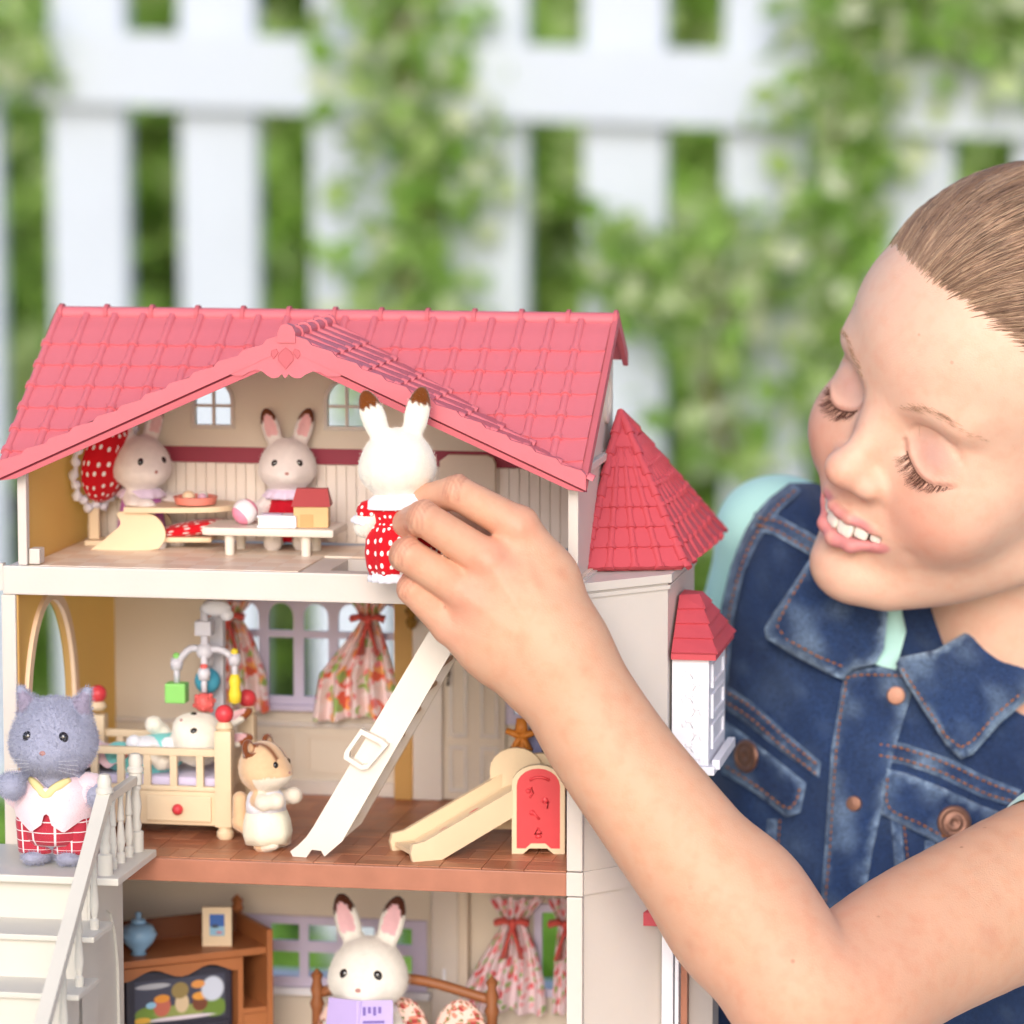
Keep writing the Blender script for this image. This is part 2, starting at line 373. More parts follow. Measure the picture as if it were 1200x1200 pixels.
def build_house():
    H = thing('dollhouse', 'cream plastic dollhouse with a pink tiled roof, open at the front', 'dollhouse', HO, -YAW)
    cream = BEIGE(); cream2 = mat('cream_plastic_wall', srgb(244, 230, 214), .45, .3, .04, 25, .06, 400, trans=.3, tcol=(.96, .84, .68))
    glow = mat('painted_glow_panel', srgb(246, 206, 136), .5, .3, .05, 20, .05, 300, trans=.6, tcol=(.98, .7, .3))  # amber stands for light through the cream wall, painted into its colours
    pink = mat('pink_roof_plastic', srgb(213, 114, 123), .5, .28, .05, 60, .08, 700, sss=.1, ssss=.002)
    dpink = mat('pink_trim_plastic', srgb(198, 102, 110), .6, .22, .04, 60, .06, 600)
    red = mat('rose_red_roof_plastic', srgb(196, 80, 90), .55, .25, .05, 60, .08, 700)
    lav = mat('lavender_plastic', srgb(205, 196, 222), .4, .4, .03, 40, .05, 400)
    wht = mat('white_plastic', srgb(238, 238, 246), .35, .45, .02, 40, .04, 400)
    burg = mat('burgundy_strip', srgb(150, 52, 74), .5, .35, .05, 60, .05, 400)
    brown = mat('brown_floor_plastic', srgb(172, 112, 88), .4, .45, .12, 60, .1, 300)
    # ---- storeys
    fl = MB().box(-251, 0, 1, 157, -3.5, 5.6).box(-251, 0, -1, 1, -3.9, 6.6, ch=.5).build('middle_floor', brown, H)
    fm = [MB().box(-9.5, 9.5, -a, a, 0, 1.1, ch=.25).mesh('floor_board', mat('floor_board_' + str(k), c, .42, .4, .14, 90, .2, 260, rnd=.1)) for k, (a, c) in enumerate([(4.72, srgb(178, 114, 80)), (4.72, srgb(188, 124, 90)), (4.72, srgb(168, 104, 74))])]
    rnd = random.Random(4)
    for i in range(13):
        for j in range(8):
            cx, cy = -250 + 9.6 + i * 19.2, 2 + 9.6 + j * 19.3
            for k in (-1, 1):
                ro = R(90) if (i + j) % 2 else 0
                p = (cx + (k * 4.75 if ro else 0), cy + (0 if ro else k * 4.75), 5.7)
                inst('floor_board', fm[rnd.randrange(3)], fl, Tm([q * .001 for q in p], (0, 0, ro)))
    af = MB().plate(rect(-257, 7.5, 0, 150), [rect(-110, -78, 14, 52)], 126, 137.6, 'uv').build('attic_floor', cream, H)
    MB().box(-257.5, 8, -2.4, 0, 125.4, 138.6, ch=.9).box(-259.5, -257.5, -1.5, 3, 127, 139.4, ch=.4).build('floor_edge', cream, af)
    tm = [MB().box(-6.36, 6.36, -6.56, 6.56, 0, .8, ch=.15).mesh('floor_tile', mat('attic_tile_' + str(k), c, .4, .4, .06, 50, .08, 300)) for k, c in enumerate([srgb(240, 222, 204), srgb(234, 210, 188)])]
    for i in range(20):
        for j in range(7):
            x, y = -250 + 6.4 + i * 12.8, 3 + 6.6 + j * 13.2
            if -116 < x < -72 and 8 < y < 58: continue
            inst('floor_tile', tm[(i + j) % 2], af, Tm((x * .001, y * .001, .1376)))
    MB().plate(rect(-257, 7.5, 0, 160), [], -126, -122, 'uv').box(-257.5, 8, -2.4, 0, -130, -121, ch=.9).build('ground_floor', cream, H)
    # ---- side walls
    lo_hole = arch(12, 80, -116, -20)
    n = 14
    v0, v1, wb, wt = 10, 84, 12, 117                          # pointed arch opening
    pa = [(v0, wb), (v1, wb), (v1, 60)]
    for k in range(1, n): t = k / n; pa.append((v1 - (v1 - (v0 + v1) / 2) * t ** 1.9, 60 + (wt - 60) * (1 - (1 - t) ** 1.7)))
    pa.append(((v0 + v1) / 2, wt))
    for k in range(n - 1, 0, -1): t = k / n; pa.append((v0 + ((v0 + v1) / 2 - v0) * t ** 1.9, 60 + (wt - 60) * (1 - (1 - t) ** 1.7)))
    pa.append((v0, 60))
    MB().plate(rect(0, 160, 7, 125), [pa], -254.5, -251, 'vw').build('side_wall', glow, H)
    cv, cw = (v0 + v1) / 2, 62
    pb = [((p[0] - cv) * 1.13 + cv, (p[1] - cw) * 1.07 + cw) for p in pa]
    pc = [((p[0] - cv) * .97 + cv, (p[1] - cw) * .985 + cw) for p in pa]
    MB().plate(pb, [pc], -251, -249, 'vw').build('window_frame', mat('peach_frame', srgb(240, 208, 176), .45, .35), H)
    MB().plate(rect(0, 160, -122, -3.5), [], -254.5, -251, 'vw').build('side_wall', mat('brown_panel', srgb(190, 130, 90), .5, .3, .06, 20), H)
    MB().box(-258.5, -251.8, -1.8, 4, -122, 125.3, ch=.8).build('post', cream, H)
    MB().box(0.2, 7.4, -1.8, 5, -122, -4, ch=.8).box(0.2, 7.4, -1.8, 5, 7.6, 125.3, ch=.8).box(.1, 7.6, -2, 5, -3.6, 7.2, ch=.6).build('post', cream, H)
    MB().plate(rect(3, 160, -122, 125.5), [], .6, 3.4, 'vw').build('side_wall', cream2, H)
    # attic sides
    gs = [(2, 138), (150, 138), (150, 184 + (178 - 150) * .683), (99, 236), (85, 244), (-2, 186)]
    MB().plate([(4, 138.6), (100, 138.6), (100, 226), (84, 236), (6, 184), (4, 184)], [], -250, -247, 'vw').build('side_wall', glow, H)
    MB().box(-250.5, -246.3, -1, 4, 138.7, 184, ch=.6).box(-246, -241, 1, 9, 139, 146, ch=.5).build('post', cream, H)
    MB().plate([(4, 138.6), (108, 138.6), (108, 226), (84, 241), (4, 187)], [], .8, 4, 'vw').build('side_wall', cream, H)
    MB().box(0.4, 5, -1, 4, 138.7, 186, ch=.6).build('post', cream, H)
    # gable vent ring on the right
    MB().lathe([(13, 0), (13, 1.6), (11, 2.2), (9, 1.6), (9, .2), (0, .2)], 24, c=(0, 0, 0), axis='x', T=Matrix.Translation((4, 84, 212)) @ Matrix.Diagonal((1, .62, 1, 1))).build('vent', cream, H, 40)
    MB().box(4, 6.5, 4, 108, 183, 186.5, ch=.5).build('moulding', cream, H)
    # ---- attic back wall
    W1 = [hp(229, 447, 99), hp(271, 498, 99)]; W2 = [hp(384, 447, 99), hp(428, 500, 99)]
    holes = [arch(W[0][0], W[1][0], W[1][1], W[0][1]) for W in (W1, W2)]
    bw = MB().plate([(-247, 183), (.6, 183), (.6, 188), (-120, 238), (-247, 188)], holes, 99, 101.5).plate(rect(-247, .6, 138.6, 183), [], 99.5, 101.5).build('back_wall', cream2, H)
    for W in (W1, W2):
        a, b, c, d = W[0][0], W[1][0], W[1][1], W[0][1]; mb = MB(); mb.plate(arch(a - 1.8, b + 1.8, c - 1.8, d + 1.8), [arch(a, b, c, d)], 97.6, 99)
        mb.box((a + b) / 2 - .7, (a + b) / 2 + .7, 99, 101, c, d); mb.box(a, b, 99.2, 100.8, (c * .56 + d * .44) - .7, (c * .56 + d * .44) + .7); mb.build('window_frame', cream, bw)
    MB().box(-247, .5, 98.2, 99.5, 176, 183.4, ch=.2).build('wall_stripe', burg, bw)
    bd = MB().box(-2.3, 2.3, -.7, .7, 0, 37, ch=.45).mesh('wall_board', mat('beadboard', srgb(240, 228, 218), .45, .35, .03, 40, .05, 300, rnd=.02))
    for i in range(51): inst('wall_board', bd, bw, Tm(((-244.6 + i * 4.85) * .001, .0992, .1388)))
    a, b = hp(515, 533, 94), hp(580, 628, 94)
    MB().plate([(a[0], b[1]), (b[0], b[1]), (b[0], a[1] - 4), (b[0] - 1.2, a[1] - 1.2), (b[0] - 4, a[1]), (a[0] + 4, a[1]), (a[0], a[1] - 3)], [], 94, 97.8).build('wall_panel', cream2, bw)
    # ---- middle back wall
    mh = []
    cols = [(-190 + i * 17.4, -177.6 + i * 17.4) for i in range(5)]
    for a, b in cols: mh += [rect(a, b, 55.5, 84.5), arch(a, b, 88, 101.5)]
    a, b = hp(603, 770, 157), hp(650, 838, 157); rw = (a[0], b[0], b[1], a[1]); mh.append(rect(*rw))
    bw = MB().plate(rect(-251, .6, 7, 125.4), [rect(-191.5, -106.5, 54, 103), rect(*rw)], 157, 159.5).build('back_wall', cream2, H)
    fr = MB().plate(rect(-194, -104, 51.5, 110), mh[:-1], 154.6, 156.9); fr.build('window_frame', lav, bw)
    MB().plate(rect(rw[0] - 5, rw[1] + 3, rw[2] - 5, rw[3] + 3), [rect(*rw)], 154.8, 156.9).build('window_frame', lav, bw)
    MB().box(-196, -102, 152, 157, 48.5, 51.4, ch=.6).build('window_sill', lav, bw)
    MB().box(-251, -103, 154.8, 157, 7, 14, ch=.5).box(-251, -100, 155.6, 157, 40, 42.5, ch=.4).build('skirting', cream, bw)
    for i in range(5):
        x = -245 + i * 30; MB().plate(rect(x, x + 24, 17, 37), [rect(x + 2, x + 22, 19, 35)], 156, 157).build('wall_panel', cream2, bw)
    a = hp(483, 800, 150)[0]; b = hp(518, 800, 150)[0]
    MB().box(a, b, 150, 157, 7, 125, ch=.8).build('pilaster', cream, bw)
    MB().box(a - 9, a - .1, 149, 157, 7, 125, ch=.8).build('pilaster', glow, bw)
    # tall double door at the right of the middle room
    x0, x1 = hp(519, 850, 153)[0], hp(592, 850, 153)[0]
    dr = MB().box(x0, x1, 153.5, 157, 7.2, 118, ch=.4).build('door', cream2, H)
    for k in range(2):
        c0 = x0 + 2 + k * (x1 - x0) / 2; c1 = c0 + (x1 - x0) / 2 - 4
        for z0, z1 in ((11, 34), (38, 78), (82, 112)): MB().plate(rect(c0 + 1, c1 - 1, z0, z1), [rect(c0 + 3, c1 - 3, z0 + 2, z1 - 2)], 152.6, 153.5).build('door_panel', cream, dr)
    bz = mat('bronze_handle', srgb(120, 96, 78), .35, .5, .1, 80, metal=.7)
    MB().tube([(x0 + 2, 152, 76), (x0 + 2, 150, 74), (x0 + 3.5, 150, 70), (x0 + 3, 150, 64)], .9).build('handle', bz, dr, True)
    br = mat('brass', srgb(176, 140, 70), .35, .5, .1, 80, metal=.6)
    for px, py, nm in ((480, 722, 0), (494, 1055, 1)):
        u_, w_ = hp(px + 4, py, 150 if nm == 0 else 100); v_ = 146 if nm == 0 else 150
        MB().lathe([(.1, -6), (2, -5), (3, -2), (1.6, 0), (3.4, 3), (2, 5), (.1, 6)], 12, c=(u_, v_, w_)).build('lamp_bracket', br, H, 40)
    # ---- lower back wall
    LW = [hp(321 - 46, 1079, 157), hp(487, 1149, 157)]; lh = []; pw = (LW[1][0] - LW[0][0] + 3.2) / 5
    for i in range(5):
        a0 = LW[0][0] + i * pw; lh += [rect(a0, a0 + pw - 4.5, LW[1][1], LW[1][1] + 12.5), rect(a0, a0 + pw - 4.5, LW[1][1] + 18, LW[0][1])]
    R0 = hp(636, 1068, 157); R1 = hp(690, 1160, 157)
    rh = [rect(R0[0], R0[0] + 9, R1[1], R0[1]), rect(R0[0] + 13, -6, R1[1], R0[1])]
    bw = MB().plate(rect(-251, .6, -122, -4), [rect(LW[0][0] - 1, LW[1][0] + .5, LW[1][1] - 1, LW[0][1] + 1), rect(R0[0] - 1, -5, R1[1] - 1, R0[1] + 1)], 157, 159.5).build('back_wall', cream2, H)
    MB().plate(rect(LW[0][0] - 5, LW[1][0] + 6, LW[1][1] - 5, LW[0][1] + 4), lh, 154.6, 156.9).build('window_frame', lav, bw)
    MB().plate(rect(R0[0] - 4, -2, R1[1] - 4, R0[1] + 4), rh, 154.6, 156.9).build('window_frame', lav, bw)
    MB().box(LW[0][0] - 7, LW[1][0] + 8, 152, 157, LW[1][1] - 9, LW[1][1] - 5.2, ch=.6).build('window_sill', wht, bw)
    a = hp(505, 1100, 150)[0]; b = hp(537, 1100, 150)[0]
    MB().box(a, b, 150, 157, -121.8, -4, ch=.8).build('pilaster', cream, bw)
    dr = MB().box(b + .3, b + 5, 148, 157, -121.8, -4, ch=.8).build('pilaster', cream2, bw)
    MB().box((a + b) / 2 - .8, (a + b) / 2 + .8, 148, 150, -84, -76, ch=.4).build('handle', wht, bw)
    # ---- roof
    UL, UR, UM = -255, 9, -123; EW, RW_, PW = 184, 247.5, 244; VE, VR, VB = -8, 85, 114; BWt = 227.7
    RF = MB()
    th = 2.0
    def slab(mb, pts):
        P_ = [Vector(p) for p in pts]; nn = (P_[1] - P_[0]).cross(P_[2] - P_[0]).normalized(); nn = nn if nn.z > 0 else -nn; k = len(P_)
        mb.add([p for p in P_] + [p - nn * th for p in P_], [tuple(range(k)), tuple(range(k, 2 * k))[::-1]] + [(i, (i + 1) % k, (i + 1) % k + k, i + k) for i in range(k)])
    VJ = VE + (PW - EW) / (RW_ - EW) * (VR - VE)
    slab(RF, [(UL, VE, EW), (UM, VJ, PW), (UR, VE, EW), (UR, VR, RW_), (UL, VR, RW_)])
    slab(RF, [(UL, VB, BWt), (UR, VB, BWt), (UR, VR, RW_), (UL, VR, RW_)])
    slab(RF, [(UM, VE, PW), (UM, VJ, PW), (UR, VE, EW)]); slab(RF, [(UM, VE, PW), (UM, VJ, PW), (UL, VE, EW)])
    rf = RF.build('roof', pink, H)
    gw = lambda u: PW - abs(u - UM) * (PW - EW) / 132.0
    def skip(P_, s0, s1, t0, t1):
        return all(P_(s, t).z < gw(P_(s, t).x) + .5 for s, t in ((s0, t0), (s1, t0), (s0, t1), (s1, t1)))
    k_ = (PW - EW) / 132.0; nl, nr_ = Vector((-k_, 0, 1)).normalized(), Vector((k_, 0, 1)).normalized(); pk = (UM, 0, PW + .4)
    um = UL + (UR - 2 - UL) * 10 / 19
    ms = lambda x, t: (x, VR - 4 + (VE - VR + 4) * t, RW_ - 2.73 + (EW - RW_ + 2.73) * t)
    tiles(rf, ms(UL, 0), ms(um, 0), ms(um, 1), ms(UL, 1), 7, 10, pink, skip, 2.3, 1.2, clip=[(pk, nl)]); tiles(rf, ms(um, 0), ms(UR - 2, 0), ms(UR - 2, 1), ms(um, 1), 7, 9, pink, skip, 2.3, 1.2, clip=[(pk, nr_)])
    mn = Vector((0, -(RW_ - EW) / (VR - VE), 1)).normalized(); mco = (0, VE, EW - 1.0)
    def skg(P_, s0, s1, t0, t1):
        q = P_((s0 + s1) / 2, (t0 + t1) / 2); return q.z < EW + (q.y - VE) * (RW_ - EW) / (VR - VE) - 1
    tiles(rf, (UM, VE, PW), (UM, VJ + 4, PW), (UR - 3, VJ + 4, EW + 1.4), (UR - 3, VE, EW + 1.4), 9, 6, pink, skg, 1.9, 1.6, clip=[(mco, mn)])
    tiles(rf, (UM, VJ + 4, PW), (UM, VE, PW), (UL + 3, VE, EW + 1.4), (UL + 3, VJ + 4, EW + 1.4), 9, 6, pink, skg, 1.9, 1.6, clip=[(mco, mn)])
    rm = MB().lathe([(3.6, 0), (3.6, 20.6)], 12, axis='x').mesh('ridge_cap', pink, 50); cm = MB().lathe([(3, -.9), (4.6, -.9), (4.6, .9), (3, .9)], 12, axis='x').mesh('ridge_collar', dpink, 50)
    nrc = 12
    for i in range(nrc):
        inst('ridge_cap', rm, rf, Tm(((UL + 1 + i * 22) * .001, VR * .001, (RW_ - 1.2) * .001)) @ Matrix.Diagonal((22 / 20.6, 1, 1, 1)))
    for i in range(nrc + 1): inst('ridge_collar', cm, rf, Tm(((UL + 1 + i * 21.9) * .001, VR * .001, (RW_ - .9) * .001)))
    gm = MB().lathe([(2.6, 0), (3, 13.5), (3.9, 13.5), (3.9, 16), (2.4, 16)], 12, axis='y').mesh('gable_cap', pink, 50)
    for i in range(5): inst('ridge_cap', gm, rf, Tm((UM * .001, (VE + 80 - (i + 1) * 16.2) * .001, (PW + .6) * .001)))
    MB().plate([(UM - 4, PW - 2.4), (UM + 4, PW - 2.4), (UM + 4, PW + 2), (UM + 2.6, PW + 5), (UM, PW + 6), (UM - 2.6, PW + 5), (UM - 4, PW + 2)], [], VE - 4.5, VE + 1).build('finial', pink, rf)
    # rake boards of the front gable: stepped upper edge, groove and lower lip
    for sg in (-1, 1):
        ue = UM + sg * 133; sl_ = (PW - EW) / 132.0; N = 12; top = []; 
        for i in range(N):
            for q in (0, .82):
                x = UM + sg * 133 * (i + q) / N; top.append((x, PW - abs(x - UM) * sl_ + 1.6 + (1.5 if q == .82 else 0)))
        top.append((ue, EW + 1.5))
        f = lambda o: [(UM, PW + o), (ue, EW + o)]
        MB().plate(top + [(ue, EW - 5.2), (UM, PW - 5.2)], [], VE - 3.6, VE + .5).build('rake_board', pink, rf)
        MB().plate([(UM, PW - 6.2), (ue - sg * .6, EW - 6.0), (ue - sg * 8, EW - 8.6 + 8 * sl_), (UM, PW - 9.8)], [], VE - 2.6, VE + .4).build('rake_moulding', dpink, rf)
        MB().plate([(UM, PW - 5.2), (ue, EW - 5.2), (ue, EW - 6.2), (UM, PW - 6.2)], [], VE - 1.0, VE + .3).build('rake_groove', burg, rf)
        # side rakes of the main roof
        u0 = UL if sg < 0 else UR
        for (va, wa, vb_, wb_) in ((VE, EW, VR, RW_), (VB, BWt, VR, RW_)):
            MB().plate([(va, wa + 1.4), (vb_, wb_ + 2.2), (vb_, wb_ - 4), (va, wa - 4.5)], [], u0 - 1.2, u0 + 1.2, 'vw').build('rake_board', dpink, rf)

    # scalloped board below the peak
    k1 = hp(270, 440, -10); k2 = hp(402, 437, -10); pts = [hp(x, y, -10) for x, y in ((335, 405), (408, 437), (397, 441), (385, 441), (376, 436), (367, 435), (358, 439), (353, 443), (347, 443), (342, 441), (339, 438), (337, 441), (335, 443), (333, 441), (331, 438), (327, 442), (320, 443), (314, 440), (308, 435), (300, 433), (292, 436), (285, 440), (277, 440), (263, 437))]
    MB().plate(pts, [], VE - 3.3, VE - 2.7).build('scalloped_board', pink, rf)
    for poly in ([(335, 431), (327, 422), (327, 416), (331, 411), (335, 408), (339, 411), (343, 416), (343, 422)], [(326, 413), (321, 420), (318, 415), (319, 411), (324, 409)], [(344, 413), (349, 420), (352, 415), (351, 411), (346, 409)]):
        q = [hp(x, y, -11) for x, y in poly]; cx = sum(p[0] for p in q) / len(q); cy = sum(p[1] for p in q) / len(q)
        MB().plate([((p[0] - cx) * 1.12 + cx, (p[1] - cy) * 1.12 + cy) for p in q], [q], VE - 4.0, VE - 3.4).plate(q, [], VE - 3.75, VE - 3.35).build('leaf_ornament', dpink, rf)
    # ---- tower on the right side
    T_ = [(4.2, 2.5), (7.2, 2.5), (39.6, 38), (40.5, 124), (7.2, 160), (4.2, 160)]
    tw = MB().plate(T_, [], -122, 136, 'uv').build('tower_wall', cream, H)
    def ring(o, w0, w1): return [(4.3, 2.6 - o), (7.4 + o * .5, 2.5 - o), (39.8 + o, 38 - o * .4), (40.6 + o, 124 + o * .4), (7.4 + o * .5, 160 + o), (4.3, 160 + o)], w0, w1
    for o, w0, w1 in ((1.6, 132.6, 136.4), (.9, 129.6, 131.4), (1.2, -3.4, 7.0)):
        q, a, b = ring(o, w0, w1); MB().plate(q, [], a, b, 'uv').build('moulding', cream, tw)
    MB().box(34, 39.2, 0, 2, 10, 128).build('moulding', cream, tw) if False else None
    P1 = hpw(686, 670, 136.5); P2 = hpw(799, 668, 136.5); P3 = hpw(840, 628, 136.5); AP = hpu(727, 484, 10)
    B1, B2, B3 = (P1[0], P1[1]), P2, (P2[0] + 1, P3[1]); B4 = (P1[0], P3[1] + (P2[1] - P1[1]))
    apex = (10, AP[0], AP[1]); bot = 136.6; ez = 141.5
    tr = MB(); base = [B1, B2, B3, B4, (5, B4[1]), (5, B1[1])]
    tr.plate(base, [], bot, ez - .6, 'uv')
    ring3 = [(*b, ez - .6) for b in base]; tr.add(ring3 + [apex], [(i, (i + 1) % 6, 6) for i in range(6)])
    to = tr.build('tower_roof', red, H)
    def q3(b): return Vector((b[0], b[1], ez - .4))
    A3 = Vector(apex)
    for (a, b, nc, d) in ((B1, B2, 4, 0), (B2, B3, 7, 0), (B3, B4, 4, 0)):
        L_, R_ = q3(a), q3(b); tiles(to, A3.lerp(L_, .06), A3.lerp(R_, .06), R_, L_, 7, nc, red, None, 2.0, 1.2)
    for b in (B1, B2, B3, B4):
        e = q3(b); ax = e - A3
        for k in range(7):
            p, q_ = A3 + ax * (k / 7), A3 + ax * ((k + 1.12) / 7)
            MB().tube([p + Vector((0, 0, .6)), q_ + Vector((0, 0, .9))], [1.7, 2.5], 8).build('hip_cap', red, to, 50)
    # ---- window box with its own little roof on the tower side
    f0 = hp(782, 772, 44); f1 = hp(830, 905, 44); u0, u1 = 40.8, f1[0]; ztop, zbot = hp(806, 772, 44)[1], hp(806, 897, 44)[1]
    bx = MB().box(u0, u1, 44, 106, zbot, ztop, ch=.4).build('bay_window', wht, H)
    MB().box(u0, u1 + 3, 41.5, 109, zbot - 4, zbot - .1, ch=.6).box(u1 + 1.4, u1 + 5, 46, 106, zbot - 2, zbot + 2.5, ch=.5).build('bay_sill', wht, bx)
    zr = hp(803, 694, 75)[1]
    mr = MB(); e0, e1, ea, eb = u0, u1 + 3.5, 40.5, 110
    V_ = [(e0, ea, ztop), (e1, ea, ztop), (e1, eb, ztop), (e0, eb, ztop), (e0, ea, ztop + 3), (e1, ea, ztop + 3), (e1, eb, ztop + 3), (e0, eb, ztop + 3), (u0 + .3, 66, zr), (u0 + 9, 70, zr), (u0 + 9, 80, zr), (u0 + .3, 84, zr)]
    mr.add(V_, [(0, 1, 2, 3), (0, 4, 5, 1), (1, 5, 6, 2), (2, 6, 7, 3), (0, 3, 7, 11, 8, 4), (4, 8, 9, 5), (5, 9, 10, 6), (6, 10, 11, 7), (8, 11, 10, 9)])
    ro = mr.build('bay_roof', red, bx)
    for j in range(4):
        t0, t1 = j / 4, (j + 1.04) / 4
        for (a, b, c_, d) in ((V_[8], V_[9], V_[5], V_[4]), (V_[9], V_[10], V_[6], V_[5])):
            a, b, c_, d = map(Vector, (a, b, c_, d)); nn = (b - a).cross(d - a).normalized(); nn = nn if nn.z > 0 else -nn
            p = [a.lerp(d, t0), b.lerp(c_, t0), b.lerp(c_, t1), a.lerp(d, t1)]; s = MB()
            s.add([p[0] + nn * .1, p[1] + nn * .1, p[2] + nn * 1.1, p[3] + nn * 1.1, p[2] - nn * .2, p[3] - nn * .2], [(0, 1, 2, 3), (3, 2, 4, 5), (0, 3, 5), (1, 4, 2)]); s.build('roof_board', red, ro)
    # raised leaf and scroll pattern on the front of the bay
    rn = random.Random(2)
    for k in range(8):
        z = ztop - 6 - k * 5.6; x = u0 + 9.5 + (1.8 if k % 2 else -1.8)
        MB().ball((x, 44.0, z), (1.9, .35, 1.1), 8, T=None).ball((x + (2.2 if k % 2 else -2.2), 44.0, z - 1.6), (1.2, .3, 1.8), 8).tube([(u0 + 9.5, 44.1, z + 2.5), (x, 44.1, z), (u0 + 9.5, 44.1, z - 3)], .35, 5).build('relief_scroll', wht, bx, True)
    for k in range(3):
        z = zbot + 6 + k * 14; MB().plate(rect(54 + 0, 96, z, z + 11), [rect(56, 94, z + 2, z + 9)], u1, u1 + .9, 'vw').build('shutter_panel', wht, bx)
    # ---- porch at the lower right
    a = hp(738, 1062, 30); b = hp(738, 1083, 30)
    pz0, pz1 = b[1], hp(747, 1068, 30)[1]
    ux = a[0]
    pr = MB().add([(ux, 28, pz0), (ux + 60, 28, pz0), (ux + 60, 80, pz0), (ux, 80, pz0), (ux, 28, pz1), (ux + 60, 28, pz1), (ux + 60, 80, pz1), (ux, 80, pz1), (ux + 14, 44, pz1 + 9), (ux + 46, 44, pz1 + 9), (ux + 46, 72, pz1 + 9), (ux + 14, 72, pz1 + 9)],
        [(0, 1, 2, 3), (0, 4, 5, 1), (1, 5, 6, 2), (2, 6, 7, 3), (3, 7, 4, 0), (4, 8, 9, 5), (5, 9, 10, 6), (6, 10, 11, 7), (7, 11, 8, 4), (8, 11, 10, 9)]).build('porch_roof', red, H)
    c0 = hp(776, 1150, 32)[0]
    MB().box(c0, c0 + 5.2, 30, 35, -122, pz0 - .1, ch=.5).box(c0 + 5.9, c0 + 7.6, 30.6, 35, -122, pz0 - .1, ch=.3).box(c0 + 38, c0 + 43, 30, 35, -122, pz0 - .1, ch=.4).build('porch_post', wht, H)
    MB().box(c0 + 8.2, c0 + 11, 34, 60, -122, pz0 - 1).build('door_jamb', brown, H)
    MB().box(c0 + 11.2, c0 + 22, 40, 62, -122, pz0 - 1).build('door', mat('grey_taupe', srgb(178, 170, 166), .5, .3), H)
    return H
# ================================================================ GARDEN
def leaf_mesh(name, centers, size, rnd, cols, material, up_bias=.3, elong=1.6):
    """many small pointed leaves (two triangles folded along the midrib) as one mesh; centers in eye-frame mm"""
    n = len(centers); V_ = np.zeros((n, 4, 3)); 
    r = np.random.RandomState(rnd); nr = r.normal(size=(n, 3)); nr[:, 2] += up_bias; nr /= np.linalg.norm(nr, axis=1)[:, None]
    d = r.normal(size=(n, 3)); d -= (d * nr).sum(1)[:, None] * nr; d /= np.linalg.norm(d, axis=1)[:, None]; s_ = np.cross(nr, d)
    sz = size * r.uniform(.6, 1.3, n)[:, None]; c = np.asarray(centers)
    V_[:, 0] = c; V_[:, 1] = c + d * sz * elong * .5 + s_ * sz * .5 + nr * sz * .12; V_[:, 2] = c + d * sz * elong; V_[:, 3] = c + d * sz * elong * .5 - s_ * sz * .5 + nr * sz * .12
    base = np.arange(n)[:, None] * 4; F_ = np.concatenate([base + np.array([[0, 1, 2]]), base + np.array([[0, 2, 3]])])
    ci = r.randint(0, len(cols), n); cc = np.array(cols)[ci] * r.uniform(.75, 1.2, (n, 1)); cc = np.repeat(cc, 4, 0)
    me = np_mesh(name, V_.reshape(-1, 3), F_, material, cc, world=True)
    me.shade_flat(); return me
